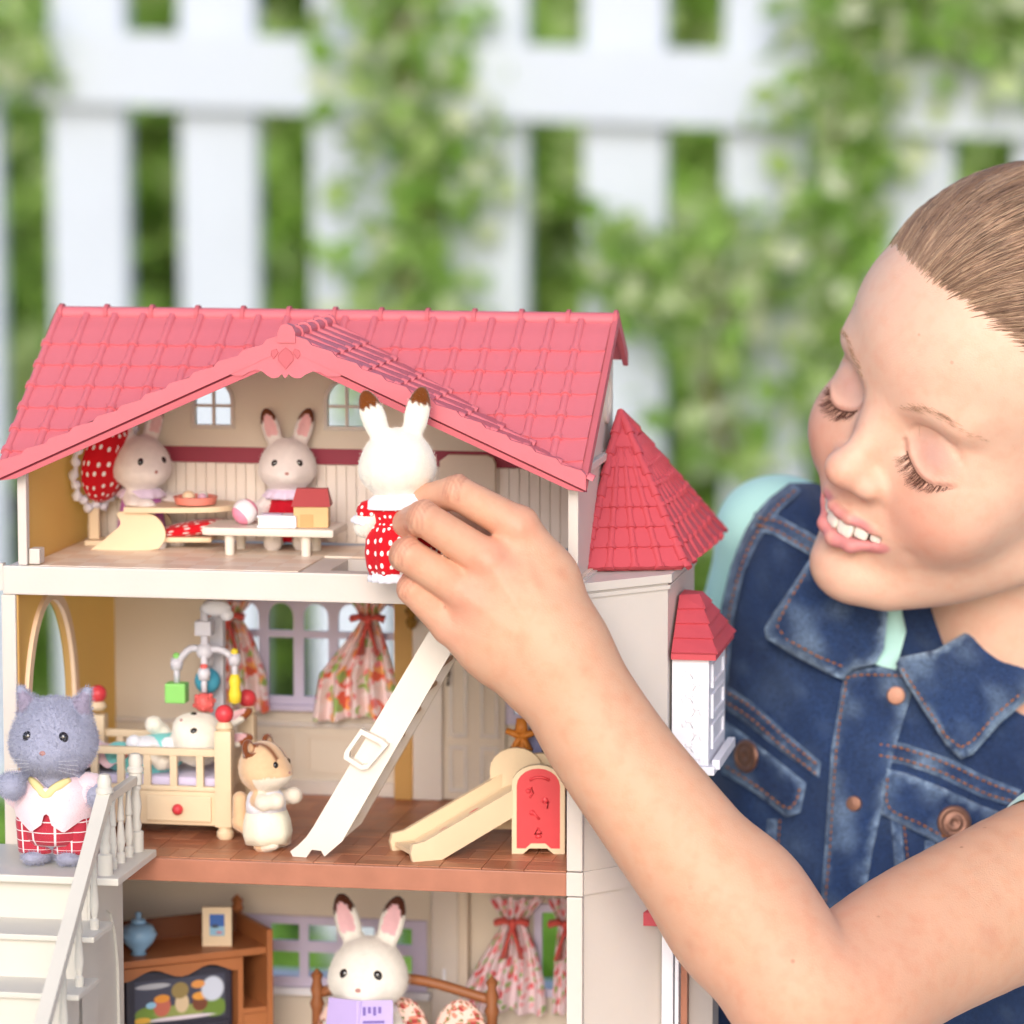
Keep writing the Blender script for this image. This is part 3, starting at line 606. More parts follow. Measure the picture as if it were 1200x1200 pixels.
def build_garden():
    z0 = -EYE * 1000
    g = MB().grid(lambda s, t: ((s - .5) * 160000, t * 120000 - 20000, z0 + 60 * math.sin(s * 40) * 0), 8, 8).build('ground', mat('lawn', srgb(92, 128, 52), .9, .1, .35, 3, .4, 200), None)
    g.location = (0, 0, EYE); tag(g, 'green mown lawn of the garden', 'ground', kind='structure')
    pt = MB().grid(lambda s, t: ((s - .5) * 9000, -6000 + t * 9300, z0 + 4), 4, 4).build('bounce_ground', mat('pale_bounce_ground', srgb(206, 200, 190), .8, .2, .12, 3, .3, 40), None); pt.location = (0, 0, EYE); tag(pt, 'unseen pale ground sheet added to bounce light into the dollhouse', 'bounce_ground', kind='structure')  # pale ground added out of view to bounce light into the rooms
    # grass blades near the fence line
    r = np.random.RandomState(5); n = 24000
    x = r.uniform(-3000, 3500, n); y = r.uniform(3350, 9000, n); V_ = np.zeros((n, 3, 3)); a = r.uniform(0, 6.28, n); h = r.uniform(30, 90, n)
    V_[:, 0] = np.stack([x - 4 * np.cos(a), y - 4 * np.sin(a), np.full(n, z0)], 1); V_[:, 1] = np.stack([x + 4 * np.cos(a), y + 4 * np.sin(a), np.full(n, z0)], 1)
    V_[:, 2] = np.stack([x + r.normal(0, 20, n), y + r.normal(0, 20, n), z0 + h], 1)
    leafm = mat('leaf', (.1, .2, .05), .55, .3, .1, 30, 0, trans=.48, tcol=(.42, .62, .14), attr='Col')
    gc = np.repeat(np.array([[.11, .2, .035]]) * r.uniform(.6, 1.4, (n, 1)), 3, 0)
    o = link('grass', np_mesh('grass', V_.reshape(-1, 3), np.arange(n * 3).reshape(-1, 3), leafm, gc, True)); tag(o, 'short grass blades growing on the lawn', 'grass', kind='stuff')
    # fence: a line yawed 27 degrees, its top rail falling 2 degrees to the right
    yaw = R(17); fu = np.array([math.cos(yaw), -math.sin(yaw), -math.tan(R(1.7))]); fn_ = np.array([math.sin(yaw), math.cos(yaw), 0])
    O_ = wp(600, 90, 4260.0)
    F_ = thing('picket_fence', 'white wooden picket fence behind the dollhouse and the child', 'fence', (O_[0], O_[1], z0)); F_.rotation_euler = (0, 0, -yaw)
    white = mat('white_painted_wood', srgb(194, 202, 214), .55, .35, .04, 6, .15, 60)
    top0 = O_[2] - z0
    Lz = lambda x: -x * math.tan(R(1.7))
    def fx(px): # distance along the fence for a picket seen at pixel column px (y=140)
        r_ = ray(px, 140); t = (O_ @ fn_) / (r_ @ fn_); q = r_ * t - O_; return float(q @ np.array([math.cos(yaw), -math.sin(yaw), 0]))
    gaps = [32, 182, 334, 490, 651, 817, 985, 1155]; xs = [fx(p) for p in gaps]; pitch = (xs[-1] - xs[0]) / 7
    pk = MB().plate([(-45.5, 40), (45.5, 40), (45.5, top0 + 230), (0, top0 + 300), (-45.5, top0 + 230)], [], -10, 10).mesh('picket', white)
    k0 = xs[0] + pitch / 2
    for i in range(-5, 13):
        x = k0 + i * pitch; inst('picket', pk, F_, Tm((x * .001, 0, Lz(x) * .001)))
    for z, nm in ((0, 0), (-850, 1)):
        s = math.tan(R(1.7)); mb = MB(); x0, x1 = k0 - 6 * pitch, k0 + 13 * pitch
        mb.add([(x, y, top0 + z + dz - x * s) for x in (x0, x1) for y in (-42, -10.2) for dz in (-46, 36)], [(0, 1, 3, 2), (4, 6, 7, 5), (0, 4, 5, 1), (2, 3, 7, 6), (0, 2, 6, 4), (1, 5, 7, 3)]).build('rail', white, F_)
    for i in (-5, 12):
        x = k0 + i * pitch; MB().box(x - 48, x + 48, 11, 107, 0, top0 + 180 + Lz(x)).build('post', white, F_)
    # low leafy ground cover along the foot of the fence
    rs = np.random.RandomState(77); n = 14000; x_ = rs.uniform(-1700, 2200, n); hh = rs.uniform(0, 1, n) ** .7 * (360 + 90 * np.sin(x_ * .009)); off_ = rs.uniform(60, 330, n)
    cen = np.stack([O_[0] + x_ * math.cos(yaw) - off_ * fn_[0], O_[1] - x_ * math.sin(yaw) - off_ * fn_[1], z0 + hh], 1)
    o = link('ground_cover', leaf_mesh('ground_cover', cen, 34, 31, [(.16, .34, .05), (.22, .44, .07), (.3, .54, .1)], leafm)); tag(o, 'low leafy green plants along the foot of the fence', 'ground cover', kind='stuff')
    # bushes beyond the fence
    rr = random.Random(11); greens = [(.32, .52, .11), (.38, .58, .13), (.46, .64, .18), (.26, .44, .08), (.58, .7, .32)]
    stemm = mat('bark', srgb(96, 78, 58), .85, .1, .25, 20, .4, 80)
    descr = ['dark green rounded bush beyond the left end of the fence', 'bushy green shrub beyond the fence, second from the left', 'tall leafy shrub beyond the fence above the roof peak', 'broad green shrub beyond the fence right of the roof',
             'light green shrub beyond the fence above the tower roof', 'loose pale green shrub beyond the fence left of the hair', 'dense green bush beyond the fence behind the hair', 'yellowish green shrub far left behind the fence', 'deep green hedge bush beyond the fence in the middle']
    spots = [(60, 6900, 620, 1500), (250, 7300, 640, 1750), (430, 7000, 600, 1900), (650, 7400, 680, 1750), (820, 7100, 600, 1900), (980, 6800, 560, 1700), (1150, 6800, 600, 1800), (-120, 7400, 640, 1750), (540, 8200, 800, 2100)]
    for i, (px, d, rad, ht) in enumerate(spots):
        c = wp(px, 60, d); b = thing('garden_shrub', descr[i], 'shrub', (c[0], c[1], z0), group='shrubs beyond the fence')
        rs = np.random.RandomState(40 + i); n = 5000
        cl = rs.normal(size=(70, 3)); cl /= np.linalg.norm(cl, axis=1)[:, None]; cl *= rs.uniform(.35, 1, (70, 1)) ** .5
        cc = cl[rs.randint(0, 70, n)] * np.array([rad, rad * .8, ht * .5]) + rs.normal(0, 70, (n, 3)); cc[:, 2] += ht * .55; cc[:, 2] = np.maximum(cc[:, 2], 20)
        cen = cc + np.array([c[0], c[1], z0]); dark = rs.uniform(.8, 1.15)
        me = leaf_mesh('crown', cen, 46, 60 + i, [tuple(q * dark for q in g_) for g_ in greens], leafm); o = link('crown', me, b)
        o.matrix_parent_inverse = Matrix.Translation(-Vector((c[0] * .001, c[1] * .001, 0)))
        mb = MB()
        for k in range(5):
            a = rs.uniform(0, 6.28); mb.tube([(0, 0, 0), (60 * math.cos(a), 60 * math.sin(a), ht * .3), (rad * .5 * math.cos(a), rad * .4 * math.sin(a), ht * .8)], [22, 15, 5], 7)
        mb.build('trunk', stemm, b, True)
    # far hedge closing the garden
    rs = np.random.RandomState(3); n = 30000; cen = np.stack([rs.uniform(-4200, 4200, n), rs.normal(11500, 260, n), z0 + rs.uniform(0, 3000, n)], 1)
    o = link('hedge', leaf_mesh('hedge', cen, 90, 8, greens, leafm)); tag(o, 'dense green hedge closing the garden far behind the fence', 'hedge', kind='stuff')
    # ivy on the fence
    ivy = [(.6, .68, .4), (.42, .56, .2), (.28, .46, .1), (.75, .78, .6), (.2, .36, .07)]
    vines = [('pale variegated ivy hanging on the fence above the roof peak', [(455, -60), (470, 40), (480, 130), (500, 230), (470, 340), (430, 430)], [60, 75, 70, 75, 70, 60], 520),
             ('variegated ivy climbing the fence left of the child', [(985, -60), (990, 60), (985, 170), (985, 270), (975, 380), (960, 480)], [65, 75, 55, 40, 38, 40], 480),
             ('leafy pale ivy along the fence top at upper right', [(1010, 20), (1090, 10), (1170, 30), (1240, 50)], [60, 60, 50, 60], 330),
             ('bushy ivy low on the fence above the tower roof', [(700, 290), (760, 330), (830, 330), (880, 300), (830, 420), (860, 560)], [30, 45, 55, 40, 55, 60], 420),
             ('small ivy sprig at the far left fence top', [(-30, 10), (15, 50), (40, 90)], [40, 40, 25], 110)]
    for i, (lab, pts, rad, n) in enumerate(vines):
        P3 = [];
        for (x, y) in pts:
            r_ = ray(x, y); t = ((O_ - fn_ * 72) @ fn_) / (r_ @ fn_); P3.append(r_ * t)
        c = P3[-1]; b = thing('ivy_vine', lab, 'ivy', (P3[0][0], P3[0][1], z0), group='ivy on the fence')
        path = np.array(smooth_path(P3, 10)); rw = np.interp(np.linspace(0, 1, len(path)), np.linspace(0, 1, len(rad)), rad)
        rs = np.random.RandomState(90 + i); k = rs.randint(0, len(path), n); ang = rs.normal(size=(n, 3)); ang /= np.linalg.norm(ang, axis=1)[:, None]
        cen = path[k] + ang * (rw[k] * rs.uniform(.15, 1.7, n) ** .9)[:, None]
        push = np.maximum(0, (cen - O_) @ fn_ + 48); cen = cen - push[:, None] * fn_
        o = link('leaves', leaf_mesh('leaves', cen, 30, 20 + i, ivy, leafm, .2, 1.3), b); o.matrix_parent_inverse = Matrix.Translation(-Vector((P3[0][0] * .001, P3[0][1] * .001, 0)))
        mb = MB().tube([(p[0] - P3[0][0], p[1] - P3[0][1], p[2] - z0) for p in path], 5, 6); mb.build('stem', stemm, b, True)
    # garden table carrying the dollhouse
    t = hthing('garden_table', 'white garden table under the dollhouse', 'table', -120, 60, -130.5); tz = HO[2] - 130.5 - z0
    mb = MB(); tabm = mat('white_table', srgb(232, 230, 226), .5, .35, .03, 8)
    for k in range(7): MB().box(-420, 420, -300 + k * 86, -300 + k * 86 + 82, -22, 0, ch=2).build('table_board', tabm, t)
    for sx in (-1, 1):
        for sy in (-1, 1): MB().box(sx * 380 - 30, sx * 380 + 30, sy * 230 - 30, sy * 230 + 30, -tz, -22.2).build('leg', tabm, t)
# ================================================================ THE CHILD
def raise_eye(o): o.data.transform(Matrix.Translation((0, 0, EYE)))
HM = np.array([[0.60835456, -0.78170839, 0.13724696], [-0.70042085, -0.61011866, -0.37035909], [-0.37324974, -0.12917901, 0.91869332]])
HT = np.array([165.0, 1760.0, -165.0])
def _rot_view(M_, T_, px, py, d, deg, dx=0, dy=0):            # turn the head in the picture plane about a point
    c = wp(px, py, d); a = R(deg); k = fw; K = np.array([[0, -k[2], k[1]], [k[2], 0, -k[0]], [-k[1], k[0], 0]])
    Q = np.eye(3) + math.sin(a) * K + (1 - math.cos(a)) * K @ K
    return Q @ M_, c + Q @ (T_ - c) + rt * dx + up * dy
HM, HT = _rot_view(HM, HT, 1005, 610, 1745, 6.5)
def hl(p): return np.asarray(p, float) @ HM.T + HT            # head frame -> eye frame
def hinv(p): return (np.asarray(p, float) - HT) @ HM
def skin_mat():
    M = mat('skin', (.8, .55, .45), .5, .36, .05, 35, .22, 1300, sss=.22, sssr=(1, .35, .2), ssss=.003, attr='Col')
    n = M.node_tree.nodes; L = M.node_tree.links
    if 'freckle' in n: return M
    b = n['Principled BSDF']; tc = n.new('ShaderNodeTexCoord'); vo = n.new('ShaderNodeTexVoronoi'); vo.name = 'freckle'; vo.inputs['Scale'].default_value = 75; L.new(tc.outputs['Object'], vo.inputs['Vector'])
    lt = n.new('ShaderNodeMapRange'); lt.inputs[1].default_value = .085; lt.inputs[2].default_value = .05; L.new(vo.outputs['Distance'], lt.inputs[0])
    sp = n.new('ShaderNodeSeparateColor'); L.new(vo.outputs['Color'], sp.inputs[0]); gt = n.new('ShaderNodeMapRange'); gt.inputs[1].default_value = .62; gt.inputs[2].default_value = 1; gt.inputs[4].default_value = .75; L.new(sp.outputs[0], gt.inputs[0])
    mu = n.new('ShaderNodeMath'); mu.operation = 'MULTIPLY'; L.new(lt.outputs[0], mu.inputs[0]); L.new(gt.outputs[0], mu.inputs[1])
    nz = n.new('ShaderNodeTexNoise'); nz.inputs['Scale'].default_value = 140; nz.inputs['Detail'].default_value = 6; L.new(tc.outputs['Object'], nz.inputs['Vector'])
    old = b.inputs['Base Color'].links[0].from_socket; m1 = n.new('ShaderNodeMixRGB'); m1.blend_type = 'MULTIPLY'; mr = n.new('ShaderNodeMapRange'); mr.inputs[1].default_value = .45; mr.inputs[2].default_value = .75; mr.inputs[4].default_value = .5; L.new(nz.outputs['Fac'], mr.inputs[0]); L.new(mr.outputs[0], m1.inputs[0]); L.new(old, m1.inputs[1]); m1.inputs[2].default_value = (.93, .74, .68, 1)
    m2 = n.new('ShaderNodeMixRGB'); L.new(mu.outputs[0], m2.inputs[0]); L.new(m1.outputs[0], m2.inputs[1]); m2.inputs[2].default_value = (.36, .16, .1, 1); L.new(m2.outputs[0], b.inputs['Base Color'])
    return M
SKIN = np.array(srgb(229, 187, 163)); LIP = np.array(srgb(212, 132, 136)); SKIN_ARM = np.array(srgb(217, 169, 139)); BLUSH = np.array(srgb(222, 152, 130)); LID = np.array(srgb(214, 168, 158))
MOUTH_U = [(-28, -12, -51.5), (-17, .6, -51.6), (-6, 6.4, -52.2), (0, 6.8, -52.8), (6, 6.4, -52.2), (17, .6, -51.6), (28, -12, -51.5)]
MOUTH_L = [(-28, -12, -52.6), (-20, -3.5, -59.3), (-10, 4, -64.8), (0, 6, -66.4), (10, 4, -64.8), (20, -3.5, -59.3), (28, -12, -52.6)]
LASH = {s: smooth_path([(s * 15.5, -11.5, -3.5), (s * 20, -7.5, -10), (s * 29, -5, -14.5), (s * 38, -9, -15), (s * 46, -18, -11.5)], 8) for s in (-1, 1)}
CREASE = {s: smooth_path([(s * 15, -11, 1), (s * 21, -6.5, 6.5), (s * 31, -7, 8), (s * 41, -12, 4), (s * 49, -20, -7)], 6) for s in (-1, 1)}
BROW = {}
def build_head():
    S = SDF((-84, -178, -185), (84, 36, 120), 1.4)
    S.ell((0, -82, 30), (70, 86, 80), 2); S.ell((0, -42, 34), (57, 46, 44), 22); S.ell((0, -50, -22), (59, 50, 52), 22); S.ell((0, -48, -54), (48, 44, 40), 22)
    for s in (-1, 1):
        S.ell((s * 35, -23, -31), (22, 19.5, 21), 20); S.cap((s * 48, -80, -54), (s * 17, -22, -86), 15, 12, 18)
    S.ell((0, -7, -87), (18, 13, 13), 14); S.ell((0, -17, -52), (27, 20, 21), 12)
    for s in (-1, 1):
        S.ell((s * 24, -11, 17), (22, 10, 8), 12); S.ell((s * 31, 5, -2), (16, 12, 10), 11, True); S.ell((s * 30.5, -20.8, -4), (18, 14.2, 14.5), 6)
    S.cap((0, -6, 4), (0, 11, -25), 5.2, 7.2, 12); S.ell((0, 13.5, -28.5), (9.4, 8.6, 8), 7)
    for s in (-1, 1):
        S.ell((s * 11, 4.6, -32.5), (6.6, 7.6, 5.6), 7)
        S.ell((s * 5.6, 9.2, -37.4), (2.5, 3.6, 2.0), 1.6, True)
    S.chain(MOUTH_U, [1.0, 1.6, 2.1, 1.9, 2.1, 1.6, 1.0], 3.5); S.chain(MOUTH_L, [1.0, 1.9, 2.9, 3.3, 2.9, 1.9, 1.0], 3.5)
    for dy in (0, -5, -10):
        S.chain([(-26.5, -11.5 + dy * .6, -52.3), (-19, -2.5 + dy, -55.8), (-9, 4 + dy, -58), (0, 7 + dy, -58.8), (9, 4 + dy, -58), (19, -2.5 + dy, -55.8), (26.5, -11.5 + dy * .6, -52.3)], [1.0, 2.6, 3.4, 3.7, 3.4, 2.6, 1.0], .8, True)
    for s in (-1, 1):                                                           # ears
        S.ell((s * 68, -92, -12), (6, 14, 26), 6); S.ell((s * 73, -88, -12), (4, 8, 18), 3, True)
    nb = hinv(wp(1165, 860, 1905)); S.cap((0, -98, -40), nb, 36, 40, 14)
    V_, F_ = S.mesh(2)
    # creases pressed into the surface: lid fold, lash line, smile fold
    fr_ = np.where(V_[:, 1] > -60)[0]
    def onface(p): i = fr_[np.argmin((V_[fr_, 0] - p[0]) ** 2 + (V_[fr_, 2] - p[2]) ** 2 + .25 * (V_[fr_, 1] - p[1]) ** 2)]; return V_[i].copy()
    a_, b_, c_ = V_[F_[:, 0]], V_[F_[:, 1]], V_[F_[:, 2]]; fnm = np.cross(b_ - a_, c_ - a_); N_ = np.zeros_like(V_)
    for k in range(4):
        for c in range(3): N_[:, c] += np.bincount(F_[:, k], fnm[:, c], minlength=len(V_))
    N_ /= np.linalg.norm(N_, axis=1)[:, None] + 1e-9
    for s in (-1, 1):
        BROW[s] = [np.array([p[0], onface(p)[1] + .2, p[2]]) for p in smooth_path([(s * 13, 1, 13), (s * 24, 1.5, 18), (s * 36, -4.5, 20), (s * 49, -18, 14)], 8)]
        LASH[s][:] = [np.array([p[0], onface(p)[1], p[2]]) for p in LASH[s]]
    N0 = V_.copy()
    for s in (-1, 1):
        cr = [onface(p) for p in CREASE[s]]; fade = np.clip(np.minimum((V_[:, 0] * s - 14) / 5, (52 - V_[:, 0] * s) / 8), 0, 1)
        V_ = V_ - N_ * (1.1 * fade * np.exp(-(seg_dist(N0, cr) / 1.7) ** 2))[:, None]
        V_ = V_ - N_ * (1.3 * np.exp(-(seg_dist(N0, [q + (0, 0, -1.4) for q in LASH[s]]) / 1.5) ** 2))[:, None]
        V_ = V_ + N_ * (.6 * np.exp(-(seg_dist(N0, [q + (0, 0, 1.2) for q in LASH[s]]) / 1.4) ** 2))[:, None]
        sf = [onface(p) for p in ((s * 16, 2, -36), (s * 22, -4, -42), (s * 29, -12, -48), (s * 33, -16, -55))]
        V_ = V_ - N_ * (.6 * np.exp(-(seg_dist(N0, sf) / 4.5) ** 2))[:, None]
        dm = onface((s * 30.5, -14, -51)); V_ = V_ - N_ * (.7 * np.exp(-((N0 - dm) ** 2).sum(1) / 2 / 3 ** 2))[:, None]
    n = len(V_); col = np.tile(SKIN, (n, 1))
    def blend(c, t): 
        nonlocal col
        col = col * (1 - t[:, None]) + np.asarray(c) * t[:, None]
    for s in (-1, 1):
        blend(BLUSH, .75 * np.exp(-((V_ - np.array([s * 38, -12, -34])) ** 2).sum(1) / 2 / 15 ** 2))
        blend(LID, .7 * np.exp(-(((V_ - np.array([s * 30, -6, -3])) / np.array([13, 12, 8])) ** 2).sum(1)))
        blend(np.array(srgb(150, 92, 78)), .55 * (1 - sstep(.4, 2.2, seg_dist(V_, LASH[s]))))
    blend(BLUSH, .35 * np.exp(-((V_ - np.array([0, 18, -34])) ** 2).sum(1) / 2 / 9 ** 2))
    lip = np.maximum(1 - sstep(2.2, 3.6, seg_dist(V_, MOUTH_U)), 1 - sstep(3.6, 4.8, seg_dist(V_, MOUTH_L))) * sstep(30, 25, np.abs(V_[:, 0])); blend(LIP, .85 * lip)
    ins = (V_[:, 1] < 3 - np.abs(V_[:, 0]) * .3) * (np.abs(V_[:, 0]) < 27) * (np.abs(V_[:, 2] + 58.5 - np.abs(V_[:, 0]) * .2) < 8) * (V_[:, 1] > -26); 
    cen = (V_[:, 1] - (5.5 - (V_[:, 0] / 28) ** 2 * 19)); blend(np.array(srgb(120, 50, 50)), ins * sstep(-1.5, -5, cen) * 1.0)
    return hl(V_), F_[:, ::-1], col
ARM = {}
def build_arm():
    """left arm and hand: joints given as (photo x, photo y, distance)"""
    P_ = lambda x, y, d: wp(x, y, d - 14)
    wr = P_(652, 768, 1678); el = P_(965, 1172, 1668); sh = P_(1330, 985, 1800)
    f1 = P_(735, 905, 1676); f2 = P_(835, 1035, 1672)
    mcp = {'i': P_(608, 617, 1676), 'm': P_(573, 657, 1670), 'r': P_(547, 695, 1673), 'p': P_(529, 733, 1680)}
    fing = {'i': [mcp['i'], P_(535, 577, 1669), P_(502, 585, 1682), P_(488, 597, 1694)], 'm': [mcp['m'], P_(496, 607, 1662), P_(479, 613, 1677), P_(476, 622, 1690)],
            'r': [mcp['r'], P_(477, 650, 1665), P_(473, 652, 1680), P_(482, 656, 1692)], 'p': [mcp['p'], P_(484, 690, 1676), P_(484, 690, 1686), P_(494, 688, 1695)]}
    rad = {'i': [8.6, 7.5, 6.8, 5.8], 'm': [8.7, 7.6, 6.9, 6.0], 'r': [8.5, 7.5, 6.8, 5.8], 'p': [8.4, 7.0, 6.2, 5.3]}
    def fill(S):
        sp = smooth_path([np.append(q, r_) for q, r_ in ((P_(628, 735, 1680), 21), (wr, 22.5), (P_(690, 838, 1678), 24), (f1, 25.2), (f2, 28.6), (P_(900, 1112, 1669), 30), (el, 32), (P_(1090, 1100, 1715), 35), (sh, 40))], 9)
        for a_, b_ in zip(sp[:-1], sp[1:]): S.cap(a_[:3], b_[:3], a_[3], b_[3], 2)
        S.ell(P_(868, 1068, 1674), (29, 27, 31), 14)
        S.chain([wr, P_(605, 700, 1679), mcp['m']], [21, 19, 9.4], 10)
        S.chain([P_(655, 745, 1682), P_(635, 680, 1684), mcp['i']], [16, 14.5, 9.2], 9); S.chain([P_(625, 790, 1678), P_(580, 755, 1680), mcp['p']], [16, 15, 8.8], 9)
        S.chain([P_(640, 765, 1678), P_(592, 728, 1678), mcp['r']], [17, 15.5, 9.2], 9)
        for f in 'imrp':
            q = fing[f]; S.cap(q[0], q[1], rad[f][0], rad[f][1], 1.8); S.cap(q[1], q[2], rad[f][1], rad[f][2], 1.2); S.cap(q[2], q[3], rad[f][2], rad[f][3], 1.2)
        S.chain([P_(650, 735, 1690), P_(612, 655, 1704), P_(560, 612, 1716), P_(520, 598, 1722)], [15, 11.5, 9, 7.2], 6)
    S = SDF((wp(455, 540, 1700)[0] - 4, 1575, wp(600, 1310, 1660)[2]), (308, 1800, wp(600, 548, 1640)[2] + 4), 1.1); fill(S); V1, F1 = S.mesh(4)
    # knuckles, tendons and finger creases pressed into the hand
    a_, b_, c_ = V1[F1[:, 0]], V1[F1[:, 1]], V1[F1[:, 2]]; fnm = np.cross(b_ - a_, c_ - a_); N_ = np.zeros_like(V1)
    for k in range(4):
        for c in range(3): N_[:, c] += np.bincount(F1[:, k], fnm[:, c], minlength=len(V1))
    N_ /= np.linalg.norm(N_, axis=1)[:, None] + 1e-9; V0 = V1.copy(); disp = np.zeros(len(V1)); crease = np.zeros(len(V1)); back = np.array([0, -1.0, 0])
    for f in 'imrp':
        q = fing[f]; disp += 1.3 * np.exp(-((V0 - q[0] - back * 8.5) ** 2).sum(1) / 2 / 5.0 ** 2)
        disp += .55 * np.exp(-(seg_dist(V0, [q[0] + back * 11, (q[0] + wr) / 2 + back * 17]) / 2.6) ** 2)
        u1, u2 = (q[1] - q[0]) / np.linalg.norm(q[1] - q[0]), (q[2] - q[1]) / np.linalg.norm(q[2] - q[1]); t = u1 + u2; t /= np.linalg.norm(t); do = u1 - u2; do /= np.linalg.norm(do); L_ = V0 - q[1]
        side = np.cross(t, do); m_ = sstep(.2, .6, (L_ @ do) / rad[f][1]) * (np.linalg.norm(L_, axis=1) < rad[f][1] * 1.7)
        for off, dp in ((-3.2, .3), (-1.5, .42), (.3, .5), (2.0, .42), (3.6, .3)):
            x = L_ @ t - off - .05 * (L_ @ side) ** 2 * (1 if off > 0 else -1) * .3; g = m_ * np.exp(-(x / .55) ** 2); disp -= dp * g; crease = np.maximum(crease, g)
        disp += .5 * m_ * np.exp(-((L_ @ t) / 3.2) ** 2)
    for a2, b2 in (('i', 'm'), ('m', 'r'), ('r', 'p')): disp -= 1.0 * np.exp(-((V0 - (mcp[a2] + mcp[b2]) / 2 - back * 8 - np.array([4, 0, -3])) ** 2).sum(1) / 2 / 4.5 ** 2)
    V1 = V1 + N_ * disp[:, None]
    V_ = V1; F_ = F1; n = len(V_); col = np.tile(SKIN_ARM, (n, 1))
    def blend(c, t):
        nonlocal col
        col = col * (1 - t[:, None]) + np.asarray(c) * t[:, None]
    for f in 'imrp':
        for k, (a, s_) in enumerate(((.5, 8), (.55, 6), (.45, 6), (.6, 6))): blend(BLUSH, a * np.exp(-((V_ - fing[f][k] - (np.array([0, -8, 0]) if k == 0 else 0)) ** 2).sum(1) / 2 / s_ ** 2))
    blend(np.array(srgb(176, 112, 92)), .5 * crease)
    blend(BLUSH, .35 * np.exp(-((V_ - el) ** 2).sum(1) / 2 / 40 ** 2)); blend(np.array(srgb(186, 124, 104)), .5 * np.exp(-((V_ - P_(1150, 1098, 1692)) ** 2).sum(1) / 2 / 5 ** 2))
    rs = np.random.RandomState(12)
    for k in range(12): p = V_[rs.randint(0, n)]; blend(np.array(srgb(190, 128, 104)), rs.uniform(.15, .35) * np.exp(-((V_ - p) ** 2).sum(1) / 2 / rs.uniform(1, 3) ** 2))
    ARM.update(fing=fing, rad=rad, el=el, sh=sh, wr=wr)
    return V_, F_, col
def build_hair(parent):
    rs = np.random.RandomState(7); c0 = np.array([0, -84, 33.0]); r0 = np.array([73.5, 89, 82.5])
    S = SDF((-84, -184, -60), (84, 30, 126), 2.2); S.ell(c0, r0 - 1, 2)
    X, Y, Z = S.ax[0][:, None, None], S.ax[1][None, :, None], S.ax[2][None, None, :]
    S.d = np.maximum(S.d, (Y - 1.18 * Z + 77 + .009 * X ** 2) / 1.55)
    V_, F_ = S.mesh(1); hm = mat('hair', srgb(150, 112, 86), .5, .45, .2, 60, .2, 300, attr='Col')
    cap_c = np.tile(np.array(srgb(140, 110, 90)), (len(V_), 1)); me = np_mesh('scalp_hair', hl(V_), F_[:, ::-1], hm, cap_c, True); cap = link('scalp_hair', me, parent)
    # strands combed back from the hairline to a ponytail
    tail = np.array([22, -172, -6.0]); n = 11000; mb = MB(); cols = []
    pal = [srgb(140, 110, 90), srgb(154, 122, 100), srgb(166, 134, 110), srgb(178, 146, 120), srgb(192, 162, 134)]
    k = 0; allp = []
    ur = r0 + .3
    def onell(q): d = (q - c0) / ur; return c0 + ur * d / np.linalg.norm(d)
    while k < n:
        x = rs.uniform(-72, 72); 
        if rs.rand() < .86:                                    # from the hairline
            z = rs.uniform(-10, 80); y = 1.18 * z - 66 - .009 * x * x + rs.normal(-1.5, 3.2); st = onell(np.array([x, y, z]))
            if abs((st[1] - 1.18 * st[2] + 66 + .009 * st[0] ** 2)) > 14: continue
        else:
            a = rs.normal(size=3); st = onell(c0 + ur * a)
            if st[1] - 1.18 * st[2] + .009 * st[0] ** 2 > -66 or st[1] < -150: continue
        L_ = []; q = st.copy(); dirn = (tail - q); dirn /= np.linalg.norm(dirn); ph = rs.uniform(0, 6.28); lift = rs.uniform(0, 1) ** 2 * 2.6; J = 14; step = np.linalg.norm(tail - st) * 1.12 / J * rs.uniform(.85, 1.05)
        wob = rs.normal(0, .025, 3)
        for j in range(J):
            t = j / (J - 1); d = (q - c0) / ur; nn = d / np.linalg.norm(d)
            L_.append(q + nn * (lift * math.sin(math.pi * min(1, t * 1.3)) + .12 * math.sin(ph + 4 * t)))
            dr = tail - q; dr /= np.linalg.norm(dr) + 1e-6; dr = dr + wob + np.array([0, -.7 * (1 - t), .3 * (1 - t)]); dr -= (dr @ nn) * nn; dr /= np.linalg.norm(dr) + 1e-6; q = onell(q + dr * step)
        allp.append((np.array(L_), rs.uniform(.18, .34), pal[int(np.clip(2 + 1.6 * math.sin(st[0] * .55 + st[2] * .35) + 1.2 * math.sin(st[0] * 1.7 - st[2] * .9) + rs.normal(0, .7), 0, 4))])); k += 1
    for i in range(46):                                       # flyaway wisps
        z = rs.uniform(40, 88); x = rs.uniform(-60, 60); st = onell(np.array([x, 1.18 * z - 66 - .009 * x * x - rs.uniform(16, 60), z])); d = (st - c0) / ur; nn = d / np.linalg.norm(d); side = np.cross(nn, rs.normal(size=3)); side /= np.linalg.norm(side)
        ln = rs.uniform(8, 26); allp.append((np.array([st + nn * ln * .3 * t + side * ln * t * .6 + np.array([0, -ln * t, 0]) + np.array([0, 0, -3 * t * t]) for t in np.linspace(0, 1, 11)]), .13, srgb(210, 180, 150)))
    for i in range(900):                                      # short fine hair along the temple and hairline
        z = rs.uniform(-20, 66); x = rs.choice([-1, 1]) * rs.uniform(5, 64); y = 1.18 * z - 66 - .009 * x * x + rs.uniform(-2, 7); st = onell(np.array([x, y, z])); d = (st - c0) / ur; nn = d / np.linalg.norm(d)
        st = st - nn * 2.6; dr = tail - st; dr /= np.linalg.norm(dr); dr -= (dr @ nn) * nn
        allp.append((np.array([st + dr * 18 * t + nn * (3.4 * t) + np.array([0, 0, -2 * t]) for t in np.linspace(0, 1, 11)]), .11, srgb(204, 172, 142)))
